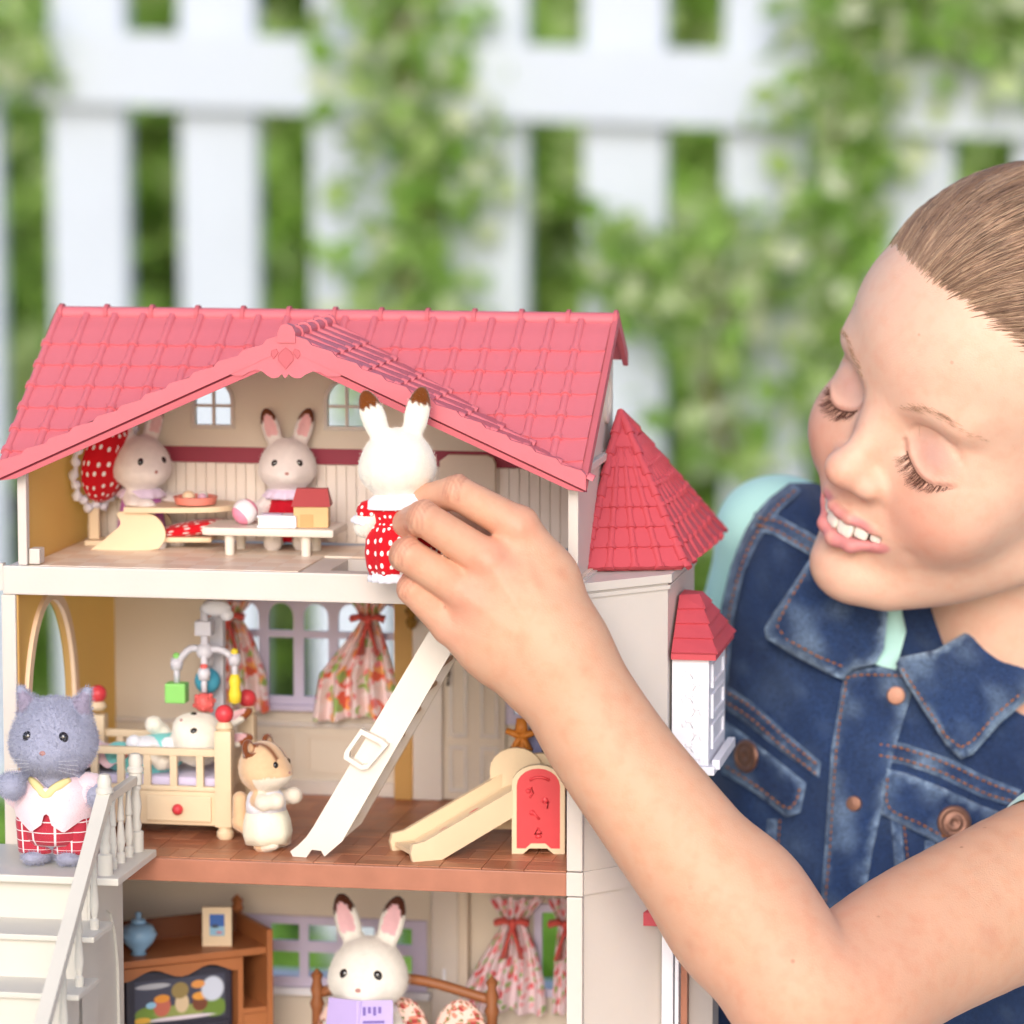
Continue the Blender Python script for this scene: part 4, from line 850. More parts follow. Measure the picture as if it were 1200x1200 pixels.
    for i in range(1100):                                     # fine light hair on the temples in front of the ears
        sg = 1 if i % 4 else -1; z = rs.uniform(-34, 34); y = -46 - rs.uniform(0, 26) - .25 * abs(z - 10); q = np.array([sg * 60, y, z]); d = (q - c0) / ur; st = c0 + ur * d / np.linalg.norm(d) * rs.uniform(.955, .985); d = (st - c0) / ur; nn = d / np.linalg.norm(d); dr = np.array([sg * .1, -1, .12 - .25 * (z < 0)]); dr -= (dr @ nn) * nn; ln = rs.uniform(20, 48)
        allp.append((np.array([st + dr * ln * t + nn * (2.2 * math.sin(2.4 * t)) + np.array([0, 0, -3 * t * t]) for t in np.linspace(0, 1, 11)]), rs.uniform(.12, .24), [srgb(196, 164, 134), srgb(180, 146, 118), srgb(210, 182, 152)][i % 3]))
    Vs, Fs, Cs = [], [], []; o = 0
    for pts, r_, c in allp:
        J = len(pts); tg = np.gradient(pts, axis=0); tg /= np.linalg.norm(tg, axis=1)[:, None] + 1e-9; a = np.cross(tg, np.array([.3, .2, .9])); a /= np.linalg.norm(a, axis=1)[:, None] + 1e-9; b = np.cross(tg, a)
        tp = (np.minimum(1, np.linspace(.1, 5, J)) * np.linspace(1, .7, J))[:, None] * r_
        ringv = np.stack([pts + (a * math.cos(t) + b * math.sin(t)) * tp for t in (0, 2.094, 4.189)], 1).reshape(-1, 3)
        i0 = (np.arange(J - 1) * 3)[:, None]
        f = np.concatenate([i0 + np.array([[q, (q + 1) % 3, 3 + (q + 1) % 3, 3 + q]]) for q in range(3)]) + o
        Vs.append(ringv); Fs.append(f); Cs.append(np.tile(c, (len(ringv), 1))); o += len(ringv)
    hs = link('hair_strands', np_mesh('hair_strands', hl(np.concatenate(Vs)), np.concatenate(Fs), hm, np.concatenate(Cs), True), cap); hs['kind'] = 'stuff'
    # ponytail
    pt = hl(np.array(smooth_path([(0, -165, 36), (2, -190, 30), (4, -205, 0), (4, -200, -50), (2, -190, -90)], 6))); me = MB().tube([tuple(p) for p in pt], [13 + 9 * math.sin(math.pi * min(1, i / 20)) for i in range(len(pt))], 14).mesh('ponytail', mat('hair_plain', srgb(150, 112, 86), .5, .4, .3, 60, .5, 200), True); po = link('ponytail', me, cap); raise_eye(po)
def ribbon_hairs(name, items, material, parent):
    mb = MB()
    for pts, r_ in items: mb.tube([tuple(p) for p in pts], [r_ * (1 - .75 * i / (len(pts) - 1)) for i in range(len(pts))], 4, caps=False)
    o = mb.build(name, material, parent, True, fix=False); raise_eye(o); return o
PERSON = {}
def build_person():
    P = bpy.data.objects.new('person', None); P.empty_display_size = .05; C.objects.link(P)
    tag(P, 'smiling child in denim vest and mint shirt reaching out to hold a toy rabbit', 'person'); PERSON['o'] = P
    V1, F1, c1 = build_head(); V2, F2, c2 = build_arm()
    # hidden trunk that carries head and arm
    S = SDF((60, 1700, -620), (400, 2100, -180), 5); nb = wp(1150, 830, 1895); hip = wp(1120, 1900, 1945)
    S.cap(nb + np.array([0, 40, 0]), hip + np.array([0, 30, 0]), 45, 60, 20); S.cap(wp(990, 740, 1945), wp(1310, 960, 1930), 26, 30, 30); V3, F3 = S.mesh(1); c3 = np.tile(SKIN, (len(V3), 1))
    V_ = np.concatenate([V1, V2, V3]); F_ = np.concatenate([F1, F2 + len(V1), F3 + len(V1) + len(V2)])
    link('body', np_mesh('body', V_, F_, skin_mat(), np.concatenate([c1, c2, c3]), True), P)
    build_hair(P)
    # lashes and brows
    rs = np.random.RandomState(3); lm = mat('lash', srgb(92, 58, 46), .6, .3, .1)
    for s in (-1, 1):
        it = []; L_ = np.array(LASH[s]); 
        for k in range(95):
            t = rs.uniform(.22, 1); p = np.array([np.interp(t, np.linspace(0, 1, len(L_)), L_[:, c]) for c in range(3)]) + (0, -.3, -.4); ln = (3.2 + 4.8 * math.sin(math.pi * min(1, t * .9 + .12))) * rs.uniform(.7, 1.1)
            out = np.array([s * (t - .42) * .9 + rs.normal(0, .12), .75, -.55]); out /= np.linalg.norm(out)
            it.append((hl(np.array([p, p + out * ln * .5 + np.array([0, .3, -.7]), p + out * ln + np.array([0, .9, .3])])), .16))
        it.append((hl(np.array([q + (0, .1, -.5) for q in LASH[s][int(len(LASH[s]) * .2):]])), .42)); ribbon_hairs('eyelashes', it, lm, P)['kind'] = 'stuff'
    for s in (-1, 1):
        B = np.array(BROW[s]); it = []
        for k in range(110):
            t = rs.uniform(0, 1); p = np.array([np.interp(t, np.linspace(0, 1, len(B)), B[:, c]) for c in range(3)]) + np.array([0, 0, rs.normal(0, 1.4 * (1 - .5 * t))]); it.append((hl(np.array([p + (0, -.3, 0), p + np.array([s * 1.8, .25 - .3 * t, .6]), p + np.array([s * 4.2, .1 - 1.6 * t, .5])])), .1))
        ribbon_hairs('eyebrow', it, mat('brow_hair', srgb(172, 136, 110), .6, .3, .1), P)['kind'] = 'stuff'
    # teeth
    tm = mat('tooth', srgb(244, 238, 226), .22, .5, .03, 60, 0, sss=.2, ssss=.002); px = 0; ws = [8.8, 7, 7, 6.2]
    for s in (-1, 1):
        x = .05
        for k, w_ in enumerate(ws):
            xm = x + w_ / 2; y = 5.0 - (xm / 28) ** 2 * 18; ang = math.atan2(2 * xm * 18 / 784, 1) * s; hgt = [9.6, 8.2, 8.2, 7][k]
            mb = MB(); bm = bmesh.new(); bmesh.ops.create_uvsphere(bm, u_segments=14, v_segments=10, radius=1)
            for q in bm.verts:
                q.co = Vector([math.copysign(abs(c_) ** .46, c_) for c_ in q.co]); q.co = Vector((q.co.x * w_ * .5 * (1 - .08 * (q.co.z > 0)), q.co.y * 2.0, q.co.z * hgt * .5))
            Mx = Matrix.Translation((s * xm, y, -57.9 + abs(xm) * .18 + (8.4 - hgt) * .35)) @ Matrix.Rotation(-ang, 4, 'Z')
            bm.verts.index_update(); mb.add([tuple(hl(np.array(Mx @ q.co))) for q in bm.verts], [[q.index for q in f.verts] for f in bm.faces]); bm.free()
            o = mb.build('tooth', tm, P, True); raise_eye(o); x += w_ * (.97, .9, .82, .75)[k]
    # finger nails
    nm = mat('nail', srgb(240, 190, 180), .25, .5, .03, 60, 0, sss=.2, ssss=.002)
    for f in 'im':
        q = ARM['fing'][f]; a, b = q[2], q[3]; ax = (b - a) / np.linalg.norm(b - a); outw = np.array([-.75, -.6, .25]); outw -= (outw @ ax) * ax; outw /= np.linalg.norm(outw); sd = np.cross(ax, outw); r_ = ARM['rad'][f][3]
        mb = MB().grid(lambda s, t: tuple(b + ax * ((t - .35) * 10) + outw * (r_ + .35) * math.cos((s - .5) * 1.7) + sd * (r_ + .35) * math.sin((s - .5) * 1.7)), 8, 6); o = mb.build('fingernail', nm, P, True); raise_eye(o)
    if 'build_clothes' in globals(): build_clothes(P)
# ---------------------------------------------------------------- clothes: panels lying on an elliptical trunk
TS = [(566, 925, 955, 1907, 6), (590, 893, 1040, 1913, 30), (620, 874, 1110, 1917, 44), (660, 857, 1180, 1921, 56), (720, 843, 1250, 1925, 66), (800, 836, 1340, 1931, 78), (900, 832, 1390, 1935, 86), (1000, 826, 1400, 1937, 90), (1120, 818, 1400, 1939, 92), (1300, 806, 1400, 1941, 94), (1700, 800, 1400, 1945, 94)]
def trunk(y):
    a = np.array(TS, float); return [float(np.interp(y, a[:, 0], a[:, k])) for k in (1, 2, 3, 4)]
def cloth_d(x, y):                                            # distance of the front of the trunk at a photo position
    xl, xr, dc, b = trunk(y); s = (x - (xl + xr) / 2) / ((xr - xl) / 2); s = max(-.995, min(.995, s)); return dc - b * math.sqrt(1 - s * s)
def fold(x, y):
    return 2.2 * math.sin(x * .045 + y * .021) * math.sin(y * .03 - x * .012) + 1.1 * math.sin(x * .11 - y * .05 + 1.3 * math.sin(y * .02)) + .5 * math.sin(x * .05 + y * .16 + math.sin(x * .03) * 2)
def inside(poly, x, y):
    c = False; n = len(poly)
    for i in range(n):
        (x1, y1), (x2, y2) = poly[i], poly[(i + 1) % n]
        if (y1 > y) != (y2 > y) and x < (x2 - x1) * (y - y1) / (y2 - y1) + x1: c = not c
    return c
def dense(poly, st=6, closed=True):
    out = []
    for i in range(len(poly) if closed else len(poly) - 1):
        a = np.array(poly[i], float); b = np.array(poly[(i + 1) % len(poly)], float); k = max(1, int(np.linalg.norm(b - a) / st)); out += [tuple(a + (b - a) * j / k) for j in range(k)]
    if not closed: out.append(tuple(poly[-1]))
    return out
def edge_dist(poly, pts):
    P2 = np.array(pts, float); best = np.full(len(P2), 1e9); n = len(poly)
    for i in range(n):
        a = np.array(poly[i], float); b = np.array(poly[(i + 1) % n], float); ab = b - a; t = np.clip((P2 - a) @ ab / (ab @ ab + 1e-9), 0, 1); best = np.minimum(best, np.linalg.norm(P2 - a - t[:, None] * ab, axis=1))
    return best
DENIM_D, DENIM_M, DENIM_F = np.array(srgb(18, 34, 70)), np.array(srgb(38, 66, 114)), np.array(srgb(150, 174, 200))
def nz2(x, y, s, seed=0):
    return (math.sin(x / s * 1.7 + seed) * math.sin(y / s * 1.3 + seed * 2.1) + math.sin((x + y) / s * .9 + seed * 1.7) * .7 + math.sin((x * .6 - y * 1.4) / s * 1.9 + seed) * .5) / 2.2
def panel(name, poly, off, thick, mater, parent, puff=1.2, wear=.55, step=9, lift=None, base=None, seed=0, wr=1.0):
    """a piece of cloth: photo outline laid on the trunk 'off' mm above it, with its own thickness and rounded, worn edges"""
    poly = dense(poly, 7); xs = [p[0] for p in poly]; ys = [p[1] for p in poly]; pts = list(poly); r = random.Random(len(poly))
    y = min(ys) + step / 2; row = 0
    ed = []
    while y < max(ys):
        x = min(xs) + step / 2 + (step / 2 if row % 2 else 0)
        while x < max(xs):
            if inside(poly, x, y): ed.append((x, y))
            x += step
        y += step * .87; row += 1
    if ed:
        dd = edge_dist(poly, ed); pts += [p for p, q in zip(ed, dd) if q > 3.2]
    n = len(poly); res = delaunay_2d_cdt([Vector(p) for p in pts], [(i, (i + 1) % n) for i in range(n)], [], 1, .01)
    V2 = [tuple(v) for v in res[0]]; F2 = res[2]; dd = edge_dist(poly, V2); top, bot, cols = [], [], []
    for (x, y), e in zip(V2, dd):
        q = min(1, e / 14.0); o = off + puff * math.sqrt(max(0, q * (2 - q))) + (lift(x, y) if lift else 0); d = cloth_d(x, y) + wr * fold(x, y)
        pk = nz2(x, y, 7, seed) * max(0, 1 - e / 16) * 1.2 * wr; top.append(wp(x, y, d - o - pk)); bot.append(wp(x, y, d - o + thick + puff))
        f = 1.35 * wear * max(0, 1 - e / 8) * (.6 + .7 * nz2(x, y, 3.4, seed + 1)) + wear * .42 * max(0, nz2(x, y, 4.5, seed + 2)) * max(0, 1 - e / 20) + .04 * max(0, nz2(x, y, 34, seed + 3)) ** 1.5 + .1 * max(0, -fold(x, y))
        c = DENIM_D + (DENIM_M - DENIM_D) * (.4 + .2 * nz2(x, y, 50, seed + 5)); cols.append(c + (DENIM_F - c) * min(1, max(0, f)) if base is None else np.array(base))
    N = len(V2); mb = MB(); mb.add(top + bot, [tuple(f) for f in F2] + [tuple(i + N for i in f[::-1]) for f in F2])
    b = [];  em = {}
    for f in F2:
        for i in range(len(f)):
            k = (f[i], f[(i + 1) % len(f)]); em[k] = 1
    for (i, j) in em:
        if (j, i) not in em: mb.f.append((i, j, j + N, i + N))
    mb.uv = {}
    o = mb.build(name, mater, parent, 60, cols=np.array(cols + cols)); raise_eye(o); return o
def stitches(lines, off, parent, mater):
    mb = MB()
    for ln in lines:
        o_ = off
        if isinstance(ln, tuple): ln, o_ = ln
        pts = smooth_path([np.array(p, float) for p in ln], 8); acc = 0; cur = 0; L_ = [0]
        for a, b in zip(pts[:-1], pts[1:]): L_.append(L_[-1] + np.linalg.norm(b - a))
        t = 0
        while t + 5.2 < L_[-1]:
            q = [np.array([np.interp(tt, L_, [p[c] for p in pts]) for c in (0, 1)]) for tt in (t, t + 2.6, t + 5.2)]
            w3 = [wp(p[0], p[1], cloth_d(p[0], p[1]) + fold(p[0], p[1]) - o_ - (.5 if k == 1 else 0)) for k, p in enumerate(q)]
            mb.tube([tuple(p) for p in w3], [.28, .5, .28], 5); t += 8.0
    o = mb.build('stitching', mater, parent, True); raise_eye(o); o['kind'] = 'stuff'; return o
def seam(path, off, parent, mater):                           # ridge of a sewn seam
    pts = smooth_path([np.array(p, float) for p in path], 6); w3 = [wp(p[0], p[1], cloth_d(p[0], p[1]) + fold(p[0], p[1]) - off) for p in pts]
    o = MB().tube([tuple(p) for p in w3], 1.5, 6, flat=.6).build('seam', mater, parent, True); raise_eye(o)
def denim_mat():
    M = mat('denim', (.05, .1, .25), .85, .15, .4, 620, 0, attr='Col', sheen=.15)
    if 'twill' in M.node_tree.nodes: return M
    n = M.node_tree.nodes; L = M.node_tree.links; b = n['Principled BSDF']; tc = n.new('ShaderNodeTexCoord'); tc.name = 'twill'
    wv = n.new('ShaderNodeTexWave'); wv.bands_direction = 'DIAGONAL'; wv.inputs['Scale'].default_value = 760; wv.inputs['Distortion'].default_value = 4; wv.inputs['Detail'].default_value = 2
    L.new(tc.outputs['Object'], wv.inputs['Vector']); nz = n.new('ShaderNodeTexNoise'); nz.inputs['Scale'].default_value = 60; L.new(tc.outputs['Object'], nz.inputs['Vector'])
    ad = n.new('ShaderNodeMath'); ad.operation = 'ADD'; L.new(wv.outputs['Fac'], ad.inputs[0]); L.new(nz.outputs['Fac'], ad.inputs[1])
    bp = n.new('ShaderNodeBump'); bp.inputs['Strength'].default_value = .4; bp.inputs['Distance'].default_value = .0012; L.new(ad.outputs[0], bp.inputs['Height']); L.new(bp.outputs[0], b.inputs['Normal'])
    old = b.inputs['Base Color'].links[0].from_socket; mx = n.new('ShaderNodeMixRGB'); mx.blend_type = 'ADD'; mp = n.new('ShaderNodeMapRange'); mp.inputs[3].default_value = 0; mp.inputs[4].default_value = .1; L.new(wv.outputs['Fac'], mp.inputs[0]); L.new(mp.outputs[0], mx.inputs[0])
    L.new(old, mx.inputs[1]); mx.inputs[2].default_value = (.3, .38, .5, 1); L.new(mx.outputs[0], b.inputs['Base Color'])
    return M
def build_clothes(P):
    dn = denim_mat(); st = mat('orange_thread', srgb(176, 112, 56), .7, .2, .1); mint = mat('mint_cotton', srgb(186, 230, 222), .85, .15, .04, 30, .3, 700, sheen=.3)
    # vest body: closed trunk
    ys = [566, 574, 584, 600, 620, 645, 675, 710] + list(range(740, 1700, 14)); n = 150; Vs, cols = [], []
    for y in ys:
        xl, xr, dc, b = trunk(y)
        for k in range(n):
            a = 2 * math.pi * k / n; x = (xl + xr) / 2 + (xr - xl) / 2 * math.sin(a); d = dc - b * math.cos(a); f = fold(x, y) if math.cos(a) > 0 else 0
            Vs.append(tuple(wp(x, y, d + f))); t = .12 * max(0, nz2(x, y, 36, 2)) ** 1.4 + .14 * max(0, nz2(x, y, 13, 4) - .3); c = DENIM_D + (DENIM_M - DENIM_D) * (.35 + .22 * nz2(x, y, 60, 3)); cols.append(c + (DENIM_F - c) * min(1, t))
    mb = MB(); N = len(ys); mb.add(Vs, [(i * n + k, i * n + (k + 1) % n, (i + 1) * n + (k + 1) % n, (i + 1) * n + k) for i in range(N - 1) for k in range(n)] + [tuple(range(n)), tuple(range((N - 1) * n, N * n))])
    vest = mb.build('vest', dn, P, True, cols=np.array(cols)); raise_eye(vest)
    # shirt: sleeve behind the far shoulder, near sleeve, neckline
    S = SDF(wp(800, 540, 1945) + np.array([-10, -60, -190]), wp(960, 540, 2005) + np.array([30, 60, 12]), 2.2)
    S.cap(wp(905, 625, 1950), wp(858, 790, 1970), 26, 24, 10); S.ell(wp(920, 618, 1945), (32, 30, 24), 14); V_, F_ = S.mesh(1)
    link('shirt_sleeve', np_mesh('shirt_sleeve', V_, F_, mint, None, True), P)
    a, b = ARM['sh'], ARM['el']; ax = (b - a) / np.linalg.norm(b - a); c0 = a + ax * 4; mb = MB(); up_ = np.array([0, -1, 0]) - ax * (np.array([0, -1, 0]) @ ax); up_ /= np.linalg.norm(up_); sd = np.cross(ax, up_)
    def slv(s, t):
        an = 2 * math.pi * s; r_ = 42.5 + 1.2 * math.sin(an * 3 + t * 4) - 1.0 * t; p = c0 + ax * (t * 56) + (up_ * math.cos(an) + sd * math.sin(an)) * (r_ if t < 1 else r_ - 1.5); return tuple(p)
    o = mb.grid(slv, 40, 10, True).build('shirt_sleeve', mint, P, True); raise_eye(o)
    panel('shirt_neckline', [(1018, 700), (1052, 690), (1062, 740), (1050, 785), (1022, 778), (1014, 740)], 5, 2, mint, P, 1.5, 0, base=None, lift=lambda x, y: 0)
    # placket, yokes, pocket flaps, collar
    pk = panel('placket', [(990, 786), (1060, 778), (1072, 800), (1048, 880), (1022, 1000), (1004, 1110), (990, 1300), (946, 1300), (958, 1110), (966, 1000), (974, 880)], 3.2, 3, dn, vest, 1.2, .5, seed=1)
    panel('yoke', [(846, 800), (880, 822), (925, 862), (962, 893), (960, 912), (915, 880), (872, 846), (844, 826)], 1.6, 2, dn, vest, .8, .4, seed=2)
    panel('yoke', [(1030, 866), (1062, 872), (1110, 888), (1160, 912), (1196, 926), (1192, 946), (1150, 934), (1100, 910), (1060, 896), (1026, 890)], 1.6, 2, dn, vest, .8, .4, seed=3)
    panel('pocket_flap', [(846, 842), (874, 862), (915, 894), (945, 918), (938, 952), (922, 958), (886, 930), (846, 906)], 3.4, 3, dn, vest, 1.6, .6, seed=4)
    panel('pocket_flap', [(1034, 900), (1062, 906), (1102, 922), (1150, 944), (1190, 958), (1180, 1000), (1130, 1004), (1076, 976), (1032, 954)], 3.4, 3, dn, vest, 1.6, .6, seed=5)
    panel('armhole_band', [(930, 566), (900, 585), (872, 625), (856, 665), (845, 720), (838, 800), (852, 804), (860, 722), (872, 670), (890, 632), (914, 598), (940, 576)], 2.2, 2.5, dn, vest, 1.0, .4, seed=6)
    panel('shoulder_seam_band', [(884, 600), (912, 604), (938, 618), (966, 634), (960, 656), (930, 640), (905, 626), (880, 620)], 2.6, 2, dn, vest, .9, .5, seed=7)
    cl = panel('collar', [(948, 656), (930, 684), (908, 716), (896, 736), (898, 748), (930, 768), (972, 790), (988, 796), (1000, 784), (1026, 778), (1036, 760), (1040, 720), (1046, 690), (1000, 640)], 7, 3, dn, vest, 2.0, .8, seed=8, lift=lambda x, y: max(0, (800 - y)) * .10)
    cr = panel('collar', [(1050, 778), (1054, 770), (1096, 762), (1150, 730), (1200, 696), (1260, 660), (1280, 760), (1240, 790), (1206, 818), (1170, 850), (1140, 884), (1126, 890), (1108, 872), (1082, 832), (1062, 800)], 7, 3, dn, vest, 2.0, .8, seed=9, lift=lambda x, y: max(0, (880 - y)) * .06 + max(0, x - 1150) * .05)
    lc = lambda x, y: 0
    L1 = [(1057, 783), (1082, 822), (1108, 862), (1126, 876), (1140, 868), (1166, 838), (1204, 806), (1240, 778)]; L2 = [(944, 672), (926, 702), (910, 732), (920, 748), (960, 770), (990, 782)]
    ofc = lambda ln, k: [(ln, k)]
    stitches([([(846, 808), (882, 830), (924, 868), (960, 898)]), ([(846, 820), (880, 842), (920, 878), (958, 908)]), ([(1030, 872), (1062, 878), (1110, 895), (1160, 918), (1196, 932)]), ([(1030, 885), (1062, 891), (1106, 906), (1156, 930), (1192, 940)])], 4.0, vest, st)
    stitches([([(1068, 792), (1000, 792), (990, 810), (980, 880), (972, 1000), (962, 1110), (952, 1200)])], 5.6, vest, st)
    stitches([([(1040, 912), (1042, 946), (1080, 966), (1132, 992), (1176, 990)]), ([(850, 898), (888, 922), (920, 946), (932, 940), (938, 922)])], 6.0, vest, st)
    stitches([([(932, 574), (906, 598), (882, 632), (866, 672), (854, 724), (848, 796)]), ([(888, 606), (914, 612), (940, 626), (962, 640)]), ([(886, 615), (910, 622), (934, 636), (958, 650)])], 4.0, vest, st)
    col_l = lambda x, y: max(0, (800 - y)) * .10
    for ln, lf in ((L2, col_l), (L1, lambda x, y: max(0, (880 - y)) * .06 + max(0, x - 1150) * .05)):
        # stitching follows the raised collar
        seg = smooth_path([np.array(p, float) for p in ln], 6)
        for a_, b_ in zip(seg[:-1:6], seg[6::6]): stitches([([tuple(a_), tuple((a_ + b_) / 2), tuple(b_)])], 9.3 + lf(*((a_ + b_) / 2)), vest, st)
    for path in ([(905, 960), (900, 1040), (890, 1200)], [(1050, 960), (1058, 1060), (1050, 1200)], [(1090, 985), (1086, 1080), (1080, 1200)]):
        seam(path, .4, vest, dn) if False else None
        panel('seam_strip', [(p[0] - 6, p[1]) for p in path] + [(p[0] + 6, p[1]) for p in path[::-1]], 1.4, 2, dn, vest, .8, .45, seed=11); stitches([[(p[0] + 9, p[1]) for p in path]], 1.4, vest, st)
    cop = mat('copper_button', srgb(134, 96, 80), .42, .5, .15, 200, .15, 500, metal=.6); cop2 = mat('copper_rivet', srgb(176, 116, 90), .3, .5, .1, 200, metal=.8)
    for (x, y, r_, o_, mm, nm) in ((875, 886, 8.2, 6.0, cop, 'button'), (1118, 964, 8.2, 6.4, cop, 'button'), (1050, 815, 3.6, 5.6, cop2, 'snap_button'), (1000, 942, 3.0, 5.6, cop2, 'snap_button'), (1036, 1010, 8.0, 6.0, cop, 'button')):
        if nm == 'button' and x == 1036: continue
        e = .8; p0 = wp(x, y, cloth_d(x, y) + fold(x, y) - o_); px_ = wp(x + 6, y, cloth_d(x + 6, y) - o_); py_ = wp(x, y - 6, cloth_d(x, y - 6) - o_); pc = wp(x, y, cloth_d(x, y) - o_)
        X_ = Vector(px_ - pc).normalized(); Y_ = Vector(py_ - pc).normalized(); Z_ = X_.cross(Y_).normalized(); Z_ = Z_ if Z_.y < 0 else -Z_; Y_ = Z_.cross(X_)
        T = Matrix(((X_.x, Y_.x, Z_.x, p0[0]), (X_.y, Y_.y, Z_.y, p0[1]), (X_.z, Y_.z, Z_.z, p0[2]), (0, 0, 0, 1)))
        if nm == 'button': pr = [(r_ * .5, -3), (r_ * .95, -.5), (r_, .6), (r_ * .93, 1.5), (r_ * .8, 1.7), (r_ * .72, 1.0), (r_ * .5, .9), (r_ * .42, 1.5), (r_ * .25, 1.5), (r_ * .18, .9), (.01, .9)]
        else: pr = [(r_ * .6, -3), (r_, -.3), (r_, .6), (r_ * .8, 1.5), (r_ * .4, 2.2), (.01, 2.3)]
        o = MB().lathe(pr, 28, T=T).build(nm, mm, vest, 50); raise_eye(o)
        if nm == 'snap_button': raise_eye(o); o2 = MB().lathe([(r_ * 1.25, -3), (r_ * 1.25, -.6), (r_ * 1.15, .2), (r_, .3)], 24, T=T).build('button_rim', cop, vest, 50); raise_eye(o2)
# ================================================================ TOY ANIMALS (flocked figures) AND THEIR CLOTHES
def flock(name='flocking'): return mat(name, (.8, .8, .8), .95, .1, .05, 300, .5, 1800, sheen=.55, attr='Col')
def rotz(deg, ax=(0, 0, 1)): return np.array(Matrix.Rotation(R(deg), 3, Vector(ax)))
def critter(name, label, cat, loc, rz=0, s=1.0, kind='rabbit', main=(.8, .78, .72), tip=(.16, .07, .03), inner=(.8, .5, .5), sit=False, arms=((17, -4, 20), (-17, -4, 20)), tilt=(0, 0), headyaw=0, group='toy animals', lie=None, hide_body=False, fur=16000, furlen=.5):
    o = thing(name, label, cat, h2w(*loc), rz - YAW, group)
    if tilt != (0, 0) or lie is not None:
        o.rotation_euler = (Matrix.Rotation(rz - YAW, 3, 'Z') @ (Matrix.Rotation(R(tilt[0]), 3, 'Y') @ Matrix.Rotation(R(tilt[1]), 3, 'X'))).to_euler()
    S = SDF((-26, -24, -2), (26, 22, 90), .95)
    S.cap((0, 0, 31), (0, 1, 16), 8.5, 12, 4)
    if sit:
        for q in (-1, 1): S.cap((q * 7, -4, 9), (q * 8.5, -17, 6), 6, 5, 3); S.ell((q * 8.5, -19, 8), (5, 4, 6.5), 2)
    else:
        for q in (-1, 1): S.cap((q * 6.3, 0, 14), (q * 6.8, 0, 4), 6.5, 5, 3); S.ell((q * 6.9, -3, 3.2), (5.4, 8, 3.2), 2)
    for k, q in enumerate((1, -1)):
        t = np.array(arms[k], float); a = np.array([q * 9, 0, 31.0]); md = (a + t) / 2 + np.array([q * 2.5, 1, -1]); S.chain([a, md, t], [4.6, 4.4, 4.2], 2); S.ell(t, 4.8, 2)
    HY = rotz(headyaw)
    def hd(p): p = np.array(p, float); return HY @ (p - np.array([0, 0, 50])) + np.array([0, 0, 50])
    S.ell((0, 0, 51), (15.4, 14, 14.5), 3, rot=HY); S.ell(hd((0, -2, 46.5)), (16.2, 13.4, 10.5), 6, rot=HY); S.ell(hd((0, -12.5, 45)), (7, 5.5, 4.6), 5, rot=HY)
    ears = []
    for q in (-1, 1):
        if kind == 'rabbit':
            ax = HY @ rotz(16 * q, (0, 1, 0)); c = hd((q * 9.5, 2, 71)); S.ell(c, (5.4, 3.2, 12.5), 2.5, rot=ax); ears.append((c, ax)); S.ell(c + ax @ np.array([0, -3.4, 1]), (3.2, 1.8, 8.5), 1.2, True, rot=ax)
        elif kind == 'cat':
            S.chain([hd((q * 8.5, 1, 58)), hd((q * 13.5, 1, 68.5))], [6, 1.6], 3); ears.append((hd((q * 11.5, 0, 63)), HY)); S.ell(hd((q * 11.6, -4.6, 62.5)), (2.6, 2, 3.4), 1.4, True)
        else:
            c = hd((q * 11, 3, 63)); S.ell(c, (5, 2.6, 5.4), 2, rot=HY); ears.append((c, HY)); S.ell(c + HY @ np.array([0, -2.6, 0]), (3.2, 1.4, 3.5), 1, True, rot=HY)
    if kind == 'cat': S.chain([(0, 11, 12), (6, 17, 14), (10, 18, 22)], [3.4, 3.4, 3], 2)
    elif kind == 'rabbit': S.ell((0, 13, 14), 4.5, 2)
    else: S.chain([(0, 12, 10), (0, 19, 16), (0, 18, 30)], [4, 5, 4.5], 2)
    V_, F_ = S.mesh(1); col = np.tile(np.array(main), (len(V_), 1))
    def blend(c, t):
        nonlocal col
        col = col * (1 - t[:, None]) + np.asarray(c) * t[:, None]
    for c, ax in ears:
        L_ = (V_ - c) @ ax
        if kind == 'rabbit':
            m_ = (np.abs(L_[:, 0]) < 7) & (np.abs(L_[:, 1]) < 5) & (L_[:, 2] > -4); jag = .7 * np.sin(L_[:, 0] * 2.4); m_ = m_.astype(float)
            blend(tip, m_ * sstep(4.2, 5.4, L_[:, 2] + jag)); blend(inner, m_ * (((L_[:, 0] / 3.4) ** 2 + (L_[:, 2] / 9) ** 2) < 1) * (L_[:, 1] < 0))
        elif kind == 'cat': blend(inner, ((np.linalg.norm(L_ * [1, 1, .8], axis=1) < 4.2) & (L_[:, 1] < -.5)).astype(float) * .6)
        else: blend(tip, (np.linalg.norm(L_, axis=1) < 6.6) * sstep(2.2, 3.4, np.linalg.norm(L_[:, [0, 2]], axis=1)))
    if kind == 'squirrel':
        h = (V_ - np.array([0, 0, 50])) @ HY; st = (np.exp(-((np.abs(h[:, 0]) - 5) / 1.7) ** 2) * (h[:, 2] > 2)).clip(0, 1) * (h[:, 1] > -13.5); blend(tip, st); blend((.85, .78, .68), ((h[:, 2] < -5) & (h[:, 1] < -2)) * .8)
    b = link('body', np_mesh('body', V_ * s, F_, flock(), col), o)
    em = mat('black_bead', (.012, .01, .012), .12, .6, 0, 10, 0, coat=.6)
    for q in (-1, 1):
        e = hd((q * 7, -13.1, 52)) * s; MB().ball(tuple(e), (2.2 * s, 1.6 * s, 2.4 * s), 14).build('eye', em, o, True)
    MB().ball(tuple(hd((0, -17.8, 46.5)) * s), (1.5 * s, .9 * s, 1.1 * s), 10).build('nose', mat('nose_' + kind, (.5, .25, .22), .5, .3), o, True)
